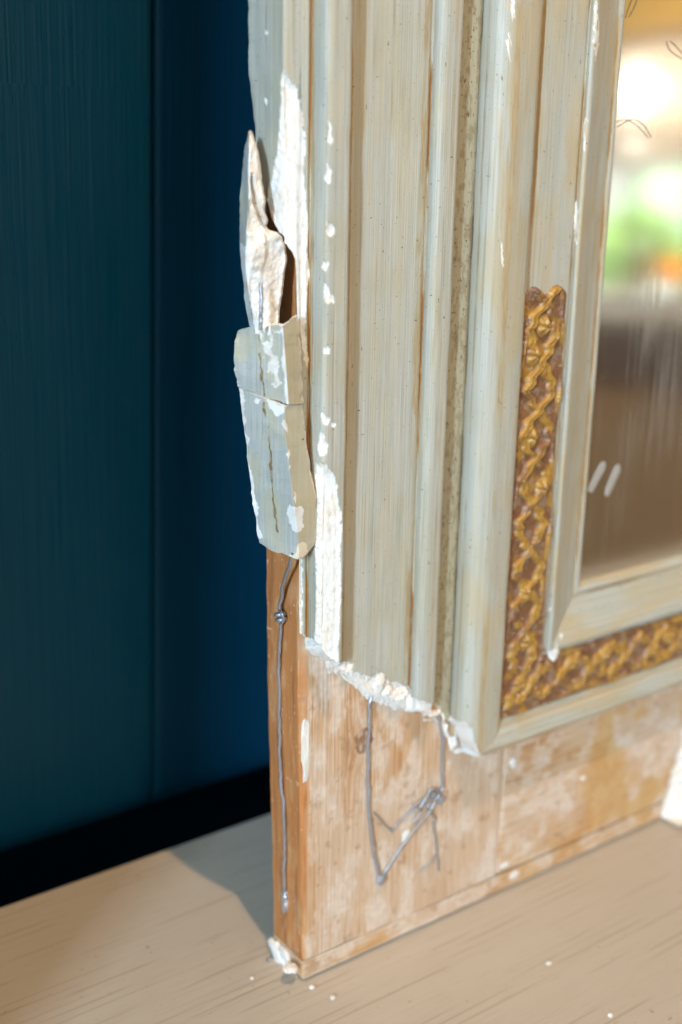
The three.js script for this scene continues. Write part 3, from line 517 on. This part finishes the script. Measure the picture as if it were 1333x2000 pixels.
fragment('plaster_fragment', 'long lower plaster fragment with grey painted face and rounded bottom, tied with wire',
  [[468, 758, -9], [475, 820, -9], [484, 890, -9], [491, 950, -9], [499, 1010, -9], [503, 1045, -9], [508, 1064, -9]],
  [[556, 794, 12.5], [558, 850, 13], [565, 910, 13], [572, 970, 13], [580, 1030, 12], [584, 1070, 11], [583, 1091, 11]],
  [[588, 792, 10], [592, 830, 10], [598, 880, 10], [607, 930, 10], [618, 975, 10], [618, 1030, 9], [615, 1060, 9], [604, 1082, 9]],
  { seed: 8, j0: 0.0006, n1: 130, n2: 56, nr: 400, thick: 9, nL: NL, nR: NRr,
    colour: (x, y, f, q, t) => { let c = FPAINT(x, y, 7); if (f) c = mix3(FPAINT(x * 0.9, y, 9), [198, 180, 140], 0.5); const [a, b] = wj(x, y, 5);
      const W = [[[520, 778], [556, 790], [556, 806], [546, 811], [536, 808], [527, 795]], [[556, 818], [563, 830], [561, 846], [554, 838], [552, 825]], [[561, 876], [566, 884], [564, 896], [559, 890]], [[566, 905], [569, 912], [566, 918]], [[574, 962], [580, 966], [578, 984], [573, 976]], [[566, 985], [580, 990], [592, 992], [594, 1015], [590, 1036], [576, 1037], [566, 1024], [562, 1004]], [[460, 758], [476, 762], [478, 785], [472, 800], [466, 800]], [[484, 930], [494, 935], [500, 975], [508, 1000], [502, 1012], [510, 1036], [516, 1050], [496, 1060], [486, 960]], [[500, 775], [512, 780], [506, 788], [498, 784]], [[582, 1062], [598, 1062], [604, 1078], [596, 1090], [560, 1092], [564, 1082], [580, 1080]]];
      for (const P of W) if (inPoly(P, a, b)) c = P[0][0] === 582 ? [232, 216, 190] : WHT(x, y);
      if (!f) c = mix3(c, WHT(x, y), ss(0, 0.03, -q - 0.06 + 0.24 * fbm(y * 0.05, 6, 4)));
      c = stain(c, x, y, [[516, 785], [522, 830], [529, 880], [530, 930], [535, 980], [543, 1040]], 1.8, 5);
      if (f && Math.hypot(x - 592, y - 858) < 1.6) c = [50, 36, 24]; return c; } });

// wires and nails
const pu = (x, y, u) => { const q = onU(x, y, u / 1000); return onU(x, y, u / 1000 + (y > 700 ? taper(q.v) : 0)); }, pw = (x, y, w) => onW(x, y, w / 1000);
const wire = (pts, r, label) => { const m = mesh('wire', wireGeo(pts, r * 0.00085), M.lead, frame); if (label) m.userData.label = label; return m; };
const side = wire([pu(574, 1078, -8), pu(568, 1100, -7), pu(558, 1128, -5.5), pu(551, 1160, -3.5), pu(547, 1195, -2.2), pu(549, 1225, -1.6), pu(547, 1260, -1.4), pu(545, 1300, -1.3), pu(546, 1380, -1.3), pu(547, 1450, -1.3), pu(549, 1520, -1.3), pu(555, 1575, -1.3), pu(556, 1640, -1.3), pu(556, 1700, -1.4), pu(557, 1742, -1.2)], 1.0, 'long grey wire down the side of the wood');
{ const k = pu(548, 1204, -2.1), g = new THREE.TorusGeometry(0.0021, 0.0009, 10, 24); g.rotateX(1.3); g.translate(k.u, k.v + 0.0012, k.w); const g2 = g.clone(); g2.rotateZ(0); g2.translate(0.0004, -0.0024, 0.0004); const t = wireGeo([pu(546, 1190, -2.6), pu(551, 1200, -3.6), pu(554, 1210, -2.6), pu(550, 1220, -1.8)], 0.0008); mesh('knot', mergeGeometries([g, g2, t]), M.lead, side); }
{ const k = pu(556, 1758, -0.6); const g = lumpGeo(0.0036, 4, 0.42, 1.9, 0.75, 4, 0.3); g.translate(k.u, k.v, k.w); mesh('nail', g, M.nail, frame).userData.label = 'bright bent nail at the foot of the side wire'; }
wire([pw(728, 1350, 1.2), pw(723, 1370, 1.3), pw(721, 1430, 1.5), pw(720, 1500, 1.2), pw(721, 1560, 1.2), pw(724, 1610, 1.2), pw(731, 1660, 1.2), pw(741, 1708, 1.0), pw(745, 1722, 0.2)], 0.95, 'straight grey wire crossing the knot in the wood');
wire([pw(743, 1724, 0.4), pw(752, 1704, 1.2), pw(775, 1668, 1.3), pw(806, 1625, 1.3), pw(832, 1595, 1.3), pw(850, 1566, 1.4), pw(856, 1548, 1.2)], 0.85);
wire([pw(766, 1625, 0.2), pw(772, 1612, 1.0), pw(790, 1595, 1.1), pw(806, 1576, 1.1), pw(826, 1560, 1.3), pw(850, 1550, 1.3)], 0.6);
wire([pw(852, 1388, 0.8), pw(861, 1410, 1.3), pw(866, 1450, 1.3), pw(865, 1500, 1.2), pw(863, 1545, 1.2), pw(846, 1556, 1.6), pw(828, 1568, 1.6), pw(818, 1580, 1.3), pw(824, 1572, 2.0), pw(842, 1548, 1.8), pw(862, 1556, 1.2), pw(858, 1572, 0.9)], 0.9, 'looped grey wire twisted below the broken moulding');
wire([pw(846, 1606, 0.6), pw(851, 1630, 1.0), pw(854, 1655, 0.9), pw(856, 1690, 0.8), pw(858, 1700, 0.1)], 0.6);
wire([pw(818, 1702, 0.2), pw(832, 1692, 0.9), pw(845, 1678, 0.9), pw(852, 1672, 0.5)], 0.5);
wire([pw(732, 1586, 0.2), pw(742, 1600, 0.9), pw(752, 1612, 0.8), pw(766, 1622, 0.3)], 0.45);
wire([pu(511, 552, -26), pu(511, 580, -27), pu(510, 610, -27.5), pu(510, 645, -27.5)], 0.9, 'short wire end set in the white plaster of the upper fragment');
wire([pw(846, 1560, 1.4), pw(838, 1548, 2.2), pw(850, 1540, 2.6), pw(860, 1550, 2.2), pw(848, 1566, 1.8), pw(836, 1574, 1.4), pw(842, 1586, 1.2), pw(852, 1600, 0.8)], 0.7);
wire([pw(800, 1590, 0.8), pw(812, 1578, 1.4), pw(822, 1584, 1.6), pw(816, 1596, 1.4), pw(806, 1606, 0.6)], 0.55);
for (const [x, y, r] of [[745, 1718, 2.4], [848, 1552, 2.0], [866, 1560, 1.5]]) { const k = onW(x, y, 0.0012), g = lumpGeo(r / 1000, x * 0.1, 1, 1.2, 0.6, 3, 0.3); g.translate(k.u, k.v, k.w); mesh('nail', g, M.lead, frame); }

// lumps of plaster along the break and in the corner of the ornament
for (const [x, y, w, r, sx, sy, sz, sd] of [[740, 1336, 3.2, 2.6, 1.1, 1.5, 0.45, 1], [757, 1350, 3.2, 2.0, 1.0, 1.1, 0.5, 2], [778, 1356, 3.4, 2.6, 1.5, 1.0, 0.5, 3], [678, 1306, 3.2, 1.7, 1.5, 0.7, 0.5, 4], [648, 1284, 3.4, 2.0, 0.9, 1.4, 0.6, 6], [850, 1392, 1.6, 2.0, 1.5, 0.6, 0.6, 7], [868, 1424, 1.4, 1.9, 0.7, 1.8, 0.7, 8], [884, 1452, 1.6, 2.2, 0.8, 1.6, 0.8, 9], [897, 1466, 1.2, 1.6, 1.2, 0.7, 0.7, 10], [1082, 1272, 9, 2.6, 1, 1.5, 0.6, 11], [1094, 1243, 8.5, 1.9, 1.3, 0.9, 0.6, 12]]) {
  const k = onW(x, y, w / 1000), g = lumpGeo(r / 1000, sd * 3.7, sx, sy, sz, 5, 0.75); g.translate(k.u, k.v, k.w); mesh('plaster_lump', gessoGeo(g, sd * 0.3), M.gesso, frame);
}
{ // chalky plaster left on the lower left corner and scraps stuck to the wood
  const c = onU(546, 1862, -0.001), g = lumpGeo(0.0048, 5.5, 0.4, 1.0, 1.5, 5, 0.7); g.translate(c.u, c.v, c.w); const g2 = lumpGeo(0.003, 8.5, 1.1, 0.6, 1.1, 5, 0.7); const d = onW(575, 1898, 0.0005); g2.translate(d.u, Math.max(d.v, 0.003), d.w - 0.003);
  mesh('plaster_lump', gessoGeo(mergeGeometries([g, g2])), M.gesso, frame).userData.label = 'white plaster crust on the bottom corner of the wood';
  for (const [x, y, rx, ry, sd] of [[598, 1465, 2.2, 13, 1], [596, 1425, 1.2, 5, 2], [1003, 1490, 2.0, 2.2, 3], [985, 1690, 3, 1.4, 4], [1033, 1418, 2.0, 2.4, 5], [1140, 1520, 1.6, 1.4, 6], [793, 1632, 2, 3, 7], [1006, 1708, 3, 2, 8]]) { const k = onW(x, y, 0.0002), g3 = lumpGeo(0.001, sd * 5.1, rx, ry, 0.55, 3, 0.6); g3.translate(k.u, k.v, k.w); mesh('plaster_lump', gessoGeo(g3, sd), M.gesso, frame); }
}
{ // hairs on the glass, and two blurred reflections painted as pale streaks
  const hair = new THREE.MeshStandardMaterial({ color: new THREE.Color(0.06, 0.04, 0.03), roughness: 0.7 });
  const reflStreakM = new THREE.MeshStandardMaterial({ color: new THREE.Color(0.40, 0.36, 0.31), roughness: 0.9 });
  const H = pts => mesh('hair', wireGeo(pts.map(([x, y, w]) => pw(x, y, w)), 0.00022, 0, 40, 6), hair, frame);
  H([[1309, 80, 0.4], [1318, 88, 1.5], [1328, 99, 2], [1345, 118, 0.5]]); H([[1206, 248, 2.0], [1222, 238, 2.4], [1238, 233, 2], [1256, 243, 1.5], [1272, 268, 0.4]]); H([[1246, -4, 1], [1238, 16, 1], [1228, 34, 0.3]]);
  for (const [x0, y0, x1, y1, r] of [[1180, 908, 1153, 955, 3.1], [1207, 914, 1187, 962, 3.4]]) { const a = pw(x0, y0, -0.45), b = pw(x1, y1, -0.45), g = new THREE.CapsuleGeometry(r / 1000, Math.hypot(b.u - a.u, b.v - a.v) * 0.8, 6, 14); g.scale(1, 1, 0.06); { const p = g.attributes.position; for (let i = 0; i < p.count; i++) { const y = p.getY(i) * 1000, n = 0.8 + 0.55 * (fbm(y * 0.5, x0, 3) - 0.5); p.setX(i, p.getX(i) * n + (fbm(y * 0.3, x0 + 5, 2) - 0.5) * 0.0016); } } g.rotateZ(Math.atan2(b.v - a.v, b.u - a.u) - Math.PI / 2); g.translate((a.u + b.u) / 2, (a.v + b.v) / 2, -0.0005); mesh('painted_reflection', g, reflStreakM, frame); }
}

// ------------------------------------------------------------------ table (a sideboard top) with its pale grained surface
{
  const t = thing('sideboard', 'beige wooden sideboard top with fine grain under the mirror', 'sideboard', [0.25, -0.8, 0]);
  const tex = makeTex(2048, 1024, (a, b) => {
    const x = a * 1.0, z = b * 0.36, wv = z + 0.004 * (fbm(x * 5, z * 12, 3) - 0.5), ring = vn(wv * 190, x * 2.6), fleck = vn(wv * 820, x * 34), fl2 = vn(wv * 1500 + 7, x * 70), pat = fbm(x * 9, z * 14, 4);
    let c = mix3([194, 181, 165], [185, 170, 152], pat); const lw = (z + 0.006 * (fbm(x * 3, z * 9, 3) - 0.5)) / 0.0046, row = Math.floor(lw), dl = Math.abs(lw - row - 0.5), dash = vn(row * 7.31, x * 24 + row * 3.7) * 0.6 + fleck * 0.4;
    c = mix3(c, [152, 132, 112], 0.5 * (1 - ss(0.05, 0.17, dl)) * ss(0.5, 0.68, dash) * ss(0.25, 0.6, ring + 0.1)); c = mix3(c, [170, 152, 132], 0.22 * ss(0.6, 0.95, fl2) + 0.12 * ring);
    if (vn(x * 420, z * 420) > 0.975) c = mix3(c, [140, 116, 92], 0.6); return c;
  }, true);
  const bmp = makeTex(1024, 512, (a, b) => { const x = a, z = b * 0.36, h = 160 + 60 * fbm(x * 40, z * 200, 3) - 110 * ss(0.7, 0.95, vn(z * 190, x * 2.6) * 0.5 + vn(z * 820, x * 34) * 0.5); return [h, h, h]; }, false);
  const mt = new THREE.MeshPhysicalMaterial({ map: tex, bumpMap: bmp, bumpScale: 0.00025, roughness: 0.55, specularIntensity: 0.6 });
  const z0 = -0.1265, z1 = 0.40, g = new RoundedBoxGeometry(1.9, 0.03, z1 - z0, 3, 0.0015), p = g.attributes.position, uv = g.attributes.uv;
  for (let i = 0; i < p.count; i++) uv.setXY(i, p.getX(i), (p.getZ(i) - p.getY(i)) / 0.36);
  g.translate(0, 0.785, (z0 + z1) / 2); mesh('top', g, mt, t);
  const body = new THREE.MeshStandardMaterial({ color: new THREE.Color(0.40, 0.33, 0.24), roughness: 0.6 });
  const c = new THREE.BoxGeometry(1.82, 0.77, 0.46); c.translate(0, 0.385, 0.12); mesh('carcass', c, body, t);
}
// crumbs of plaster fallen on the table
for (const [x, y, r, lb] of [[1073, 1884, 1.1, 'white plaster crumb on the open tabletop away from the frame'], [611, 1930, 1.0, 'white plaster crumb on the tabletop close to the frame corner'], [649, 1951, 1.1, 'white plaster crumb on the tabletop a little off the frame corner'], [1192, 1984, 1.0, 'small white plaster crumb on the table towards its front'], [493, 1912, 0.8, 'tiny white plaster crumb on the table beside the frame'], [527, 1876, 1.3, 'dark grey crumb against the foot of the frame']]) {
  const p = onTable(x, y), g = lumpGeo(r / 1000, x * 0.31, 1.2, 0.6, 1, 2, 0.5); g.computeBoundingBox(); g.translate(0, -g.boundingBox.min.y, 0);
  const m = mesh('plaster_crumb', gessoGeo(g), x === 527 ? M.lead : M.gesso); m.position.set(p[0], p[1], p[2]); m.userData = { label: lb, category: 'crumb', group: 'crumbs on the table' };
}

// ------------------------------------------------------------------ dark blue boarded wall behind
{
  const wall = new THREE.Group(); wall.name = 'wall'; wall.userData = { kind: 'structure', label: 'dark blue painted board wall behind the mirror' }; scene.add(wall); wall.position.set(0, ROOM.y0, ROOM.z0);
  const bm = makeTex(512, 1024, (a, b) => { const x = a * 0.14, y = b * 0.6, h = 255 * (0.5 * vn(x * 900, y * 16) + 0.25 * vn(x * 2300, y * 40) + 0.25 * fbm(x * 200, y * 120, 3)) + (vn(x * 380, y * 130) > 0.93 ? 60 : 0); return [h, 90 + 90 * fbm(x * 150, y * 40, 3), h]; }, false);
  const blue = new THREE.MeshPhysicalMaterial({ color: new THREE.Color(0.001, 0.053, 0.108), bumpMap: bm, bumpScale: 0.00035, roughnessMap: bm, roughness: 0.85, specularIntensity: 0.42 });
  const bw = 0.16, seam = 0.0095, H = ROOM.y1 - ROOM.y0, HB = ROOM.y1 + 0.013;
  for (let k = -4; k < 20; k++) {
    const g = new THREE.BoxGeometry(bw - 0.0012, HB, 0.018, 24, 44, 1), uv = g.attributes.uv, p = g.attributes.position, hw = bw / 2 - 0.0006;
    for (let i = 0; i < p.count; i++) {                          // eased long edges and a rounded lower end
      const tx = p.getX(i) / hw, x = Math.sign(tx) * hw * (1 - Math.pow(clamp(1 - Math.abs(tx)), 2.2)), t = p.getY(i) / HB + 0.5, y = HB * (Math.pow(clamp(t), 2.6) - 0.5), fr = p.getZ(i) > 0;
      const e = clamp(1 - (hw - Math.abs(x)) / 0.0035), lo = clamp(1 - (y + HB / 2) / 0.020);
      p.setXYZ(i, x, y, p.getZ(i) - (fr ? 0.0026 * (1 - Math.sqrt(1 - e * e)) + 0.014 * (1 - Math.sqrt(1 - lo * lo)) : 0)); uv.setXY(i, (x + k * 0.051) / 0.14, (y + k * 0.13) / 0.6);
    }
    g.computeVertexNormals();
    g.translate(seam + (k + 0.5) * bw, H - HB / 2, -0.009); mesh('board', g, blue, wall);
  }
  const back = new THREE.BoxGeometry(4.2, HB - 0.02, 0.02); back.translate(1.5, H - HB / 2 + 0.01, -0.030); mesh('backing', back, blue, wall);
  const pit = new THREE.BoxGeometry(4.2, H, 0.02); pit.translate(1.5, H / 2, -0.2); mesh('recess', pit, blue, wall);
  // unseen blocker added at the left to cut the window light on the table
  const blocker = structure('added_light_blocker', new RoundedBoxGeometry(0.3, H, 0.46, 2, 0.003), blue, 'unseen blocker added in the form of a dark blue wall end'); blocker.position.set(-0.66, ROOM.y0 + H / 2, 0.248 - 0.23);
}

// ------------------------------------------------------------------ what the mirror and the glossy paint see: the room's other side
{
  const cream = new THREE.MeshStandardMaterial({ color: new THREE.Color(0.58, 0.52, 0.44), roughness: 0.85 }), white = new THREE.MeshStandardMaterial({ color: new THREE.Color(0.7, 0.62, 0.5), roughness: 0.9 }), oak = new THREE.MeshStandardMaterial({ color: new THREE.Color(0.16, 0.085, 0.04), roughness: 0.5 });
  const { x0, x1, z0, z1, y0, y1 } = ROOM, H = y1 - y0, D = 0.12;
  const slab = (name, mat, ax, ay, az, bx, by, bz, label) => { const m = structure(name, new THREE.BoxGeometry(bx - ax, by - ay, bz - az), mat, label); m.position.set((ax + bx) / 2, (ay + by) / 2, (az + bz) / 2); return m; };
  slab('floor', oak, x0 - D, y0 - D, z0 - 0.4, x1 + D, y0, z1 + D, 'brown wooden floor');
  slab('ceiling', white, x0 - D, y1, z0 - 0.4, x1 + D, y1 + D, z1 + D, 'cream ceiling');
  slab('front_wall', cream, x0 - D, y0, z1, x1 + D, y1, z1 + D, 'cream wall facing the mirror');
  slab('back_wall', cream, x0 - D, y0, z0 - 0.4, -0.82, y1, z0 - 0.28, 'cream wall beside the blue boards');
  // left wall with the narrow window
  const cz0 = COOL.z - COOL.w / 2, cz1 = COOL.z + COOL.w / 2, cy0 = COOL.y - COOL.h / 2, cy1 = COOL.y + COOL.h / 2;
  slab('left_wall', cream, x0 - D, y0, z0 - 0.28, x0, y1, cz0, 'cream wall with the narrow window'); slab('left_wall', cream, x0 - D, y0, cz1, x0, y1, z1, 'cream wall with the narrow window');
  slab('left_wall', cream, x0 - D, y0, cz0, x0, cy0, cz1, 'cream wall with the narrow window'); slab('left_wall', cream, x0 - D, cy1, cz0, x0, y1, cz1, 'cream wall with the narrow window');
  const nw = thing('narrow_window', 'narrow daylit window in the wall across from the mirror', 'window', [x0 - 0.03, cy0, COOL.z]);
  const pane = new THREE.BoxGeometry(0.01, COOL.h, COOL.w); pane.translate(0, COOL.h / 2, 0); mesh('window_pane', pane, new THREE.MeshStandardMaterial({ color: 0x000000, emissive: COOL.color, emissiveIntensity: 3 }), nw);
  // right wall with the garden window seen in the glass
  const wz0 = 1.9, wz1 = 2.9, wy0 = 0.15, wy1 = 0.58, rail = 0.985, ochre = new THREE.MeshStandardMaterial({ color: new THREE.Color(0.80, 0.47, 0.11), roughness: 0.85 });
  slab('right_wall', cream, x1, y0, z0 - 0.4, x1 + D, rail, wz0, 'cream wall with the garden window'); slab('right_wall', cream, x1, y0, wz1, x1 + D, rail, z1, 'cream wall with the garden window');
  slab('right_wall', cream, x1, y0, wz0, x1 + D, wy0, wz1, 'cream wall with the garden window'); slab('right_wall', cream, x1, wy1, wz0, x1 + D, rail, wz1, 'cream wall with the garden window');
  slab('painted_glow_wall', ochre, x1, rail, z0 - 0.4, x1 + D, y1, z1, 'upper part of the garden window wall, amber lamp glow painted in as ochre');  // the amber lamplight up here is put into the wall colour
  slab('picture_rail', oak, x1 - 0.02, rail - 0.012, z0, x1, rail + 0.012, z1, 'brown picture rail');
  const gw = thing('garden_window', 'wide garden window with dark posts', 'window', [x1 + 0.05, wy0, 2.4]);
  for (const z of [-0.47, 0.045, -0.075, -0.21, 0.47]) { const g = new RoundedBoxGeometry(0.04, z === -0.075 ? 0.24 : wy1 - wy0, 0.024, 2, 0.003); g.translate(0, (z === -0.075 ? 0.24 : wy1 - wy0) / 2, z); mesh('post', g, oak, gw); }
  const skyM = new THREE.MeshStandardMaterial({ color: 0x000000, emissive: new THREE.Color(0.96, 1, 0.98), emissiveIntensity: 1.3 });
  const sky = structure('sky', new THREE.BoxGeometry(0.02, 3.4, 4.6), skyM, 'white overcast sky outside the garden window'); sky.position.set(x1 + 2.4, 1.3, 3.2);
  const day = new THREE.RectAreaLight(new THREE.Color(0.95, 1, 0.95), 45, 2.6, 1.4); day.name = 'garden_daylight'; day.position.set(x1 + 1.1, 1.9, 2.8); day.lookAt(x1 + 0.9, 0.2, 2.8); scene.add(day);
  slab('lawn', new THREE.MeshStandardMaterial({ color: new THREE.Color(0.12, 0.2, 0.05), roughness: 1 }), x1 + D, -0.35, 0.6, x1 + 2.6, -0.3, 5.4, 'green lawn outside the garden window');
  const leafM = [new THREE.Color(0.30, 0.50, 0.10), new THREE.Color(0.40, 0.62, 0.42), new THREE.Color(0.05, 0.06, 0.04)].map(c => new THREE.MeshPhysicalMaterial({ color: c, roughness: 0.8, transmission: 0.4, thickness: 0, side: THREE.DoubleSide }));
  const shrub = (x, z, h, r, k, label) => {
    const s = thing('shrub', label, 'shrub', [x, -0.3, z], 'shrubs outside the garden window'), q = [], one = new THREE.CircleGeometry(0.035, 5); one.scale(0.6, 1.2, 1);
    for (let i = 0; i < 800; i++) { const a = rnd() * 6.283, b = Math.acos(2 * rnd() - 1), rr = r * Math.cbrt(0.25 + 0.75 * rnd()) * (0.75 + 0.5 * vn(a * 2, b * 3 + x)), g = one.clone(); g.rotateX(rnd() * 6); g.rotateY(rnd() * 6); g.translate(Math.sin(b) * Math.cos(a) * rr, h * 0.55 + Math.cos(b) * h * 0.45, Math.sin(b) * Math.sin(a) * rr); q.push(g); }
    mesh('foliage', mergeGeometries(q), leafM[k], s); const st = new THREE.CylinderGeometry(0.015, 0.025, h * 0.5, 8); st.translate(0, h * 0.25, 0); mesh('stem', st, oak, s);
  };
  shrub(x1 + 0.45, 2.78, 0.72, 0.26, 0, 'bright green shrub outside the garden window, beside the wall'); shrub(x1 + 0.5, 2.35, 0.6, 0.26, 0, 'low bright green shrub outside the garden window'); shrub(x1 + 1.1, 3.1, 0.88, 0.4, 1, 'taller blue green shrub outside the garden window'); shrub(x1 + 1.1, 2.5, 0.84, 0.36, 1, 'blue green shrub behind the low bright one'); shrub(x1 + 0.35, 2.62, 0.55, 0.16, 2, 'dark low shrub close under the garden window');
  // sconce with a tall white shade beside a small round one
  const sc = thing('wall_sconce', 'lit wall lamp with a tall white glass above a small white globe', 'lamp', [x1 - 0.25, 0.79, 2.20]);
  const glow = new THREE.MeshStandardMaterial({ color: 0x000000, emissive: new THREE.Color(1, 0.93, 0.8), emissiveIntensity: 3.2 });
  mesh('lamp_shade', new THREE.CapsuleGeometry(0.028, 0.14, 8, 20), glow, sc); const gb = new THREE.SphereGeometry(0.026, 20, 14); gb.translate(0, -0.17, 0); mesh('lamp_globe', gb, glow, sc);
  const arm = new THREE.CylinderGeometry(0.007, 0.007, 0.25, 10); arm.rotateZ(Math.PI / 2); arm.translate(0.125, -0.122, 0); const stem = new THREE.CylinderGeometry(0.007, 0.007, 0.03, 10); stem.translate(0, -0.122, 0); mesh('arm', mergeGeometries([arm, stem]), oak, sc);
  const pl = new THREE.PointLight(new THREE.Color(1, 0.76, 0.5), 0.42, 0, 2); pl.name = 'sconce_light'; pl.position.set(x1 - 0.25, 0.79, 2.20); pl.castShadow = true; pl.shadow.radius = 2; scene.add(pl);
  // oak dresser under the window, an amber glass lamp and a white one on it
  const dr = thing('dresser', 'dark oak dresser under the garden window', 'dresser', [x1 - 0.26, y0, 2.4]);
  const dk = new THREE.MeshStandardMaterial({ color: new THREE.Color(0.13, 0.065, 0.035), roughness: 0.5 }), warmOak = new THREE.MeshStandardMaterial({ color: new THREE.Color(0.36, 0.18, 0.07), roughness: 0.45 });
  const b1 = new RoundedBoxGeometry(0.5, 0.62, 1.7, 2, 0.004); b1.translate(0, 0.31, 0); mesh('body', b1, warmOak, dr); const b2 = new RoundedBoxGeometry(0.54, 0.035, 1.76, 2, 0.006); b2.translate(0, 0.638, 0); mesh('top', b2, warmOak, dr); const b3 = new RoundedBoxGeometry(0.3, 0.22, 1.7, 2, 0.004); b3.translate(0.1, 0.767, 0); mesh('drawer_box', b3, dk, dr);
  const am = thing('amber_lamp', 'small round amber glass lamp on the dresser', 'lamp', [x1 - 0.17, 0.077, 2.09]); const ag = new THREE.SphereGeometry(0.045, 20, 16); ag.translate(0, 0.155, 0); mesh('lamp_glass', ag, new THREE.MeshStandardMaterial({ color: 0x000000, emissive: new THREE.Color(1, 0.3, 0.02), emissiveIntensity: 2.2 }), am); const ast = new THREE.LatheGeometry([[0.0, 0], [0.04, 0], [0.04, 0.008], [0.008, 0.016], [0.008, 0.113]].map(p => new THREE.Vector2(...p)), 20); mesh('stand', ast, warmOak, am);
  const wl = thing('bulb_lamp', 'tiny bare white bulb lamp on the dresser', 'lamp', [x1 - 0.17, 0.077, 2.135]); const wg = new THREE.SphereGeometry(0.02, 20, 16); wg.translate(0, 0.088, 0); mesh('bulb', wg, new THREE.MeshStandardMaterial({ color: 0x000000, emissive: new THREE.Color(0.75, 0.95, 1), emissiveIntensity: 5 }), wl); const wst = new THREE.LatheGeometry([[0.0, 0], [0.02, 0], [0.02, 0.006], [0.005, 0.01], [0.005, 0.072]].map(p => new THREE.Vector2(...p)), 16); mesh('stand', wst, warmOak, wl);
  // paper lantern on a stand by the front wall
  const pn = thing('paper_lantern', 'large square paper lantern on a slim stand', 'lamp', [FILL.x, y0, FILL.z]);
  const bx = new RoundedBoxGeometry(FILL.w, FILL.h, 0.2, 2, 0.01); bx.translate(0, FILL.y - y0, 0); mesh('lamp_shade', bx, new THREE.MeshStandardMaterial({ color: new THREE.Color(0.7, 0.6, 0.45), emissive: FILL.color, emissiveIntensity: 2 }), pn);
  const stand = new THREE.LatheGeometry([[0, 0], [0.16, 0], [0.16, 0.012], [0.012, 0.03], [0.012, FILL.y - y0 - FILL.h / 2]].map(p => new THREE.Vector2(...p)), 24); mesh('stand', stand, oak, pn);
}
// ceiling spot lamp above the frame
{
  const l = thing('ceiling_spot_lamp', 'small warm spot lamp on the ceiling above the mirror', 'lamp', [WARM.x, ROOM.y1, WARM.z]);
  const can = new THREE.LatheGeometry([[0.0, 0], [0.05, 0], [0.05, -0.008], [0.038, -0.012], [0.038, -0.06], [0.034, -0.06], [0.034, -0.02]].map(([r, y]) => new THREE.Vector2(r, y)), 32);
  mesh('housing', can, new THREE.MeshStandardMaterial({ color: 0xdddddd, roughness: 0.4, metalness: 0.3, side: THREE.DoubleSide }), l);
  const face = new THREE.CircleGeometry(0.032, 24); face.rotateX(Math.PI / 2); face.translate(0, -0.045, 0);
  mesh('bulb', face, new THREE.MeshStandardMaterial({ color: 0x000000, emissive: WARM.color, emissiveIntensity: 6 }), l);
  const s = new THREE.SpotLight(WARM.color, WARM.cd, 0, 0.95, 0.6, 2); s.name = 'spot_light'; s.castShadow = true; s.shadow.radius = 0.7;
  s.position.set(WARM.x, ROOM.y1 - 0.065, WARM.z); s.target.position.set(0.1, 0, 0.1); scene.add(s, s.target);
}

camera.updateMatrixWorld(true);
renderer.render(scene, camera);
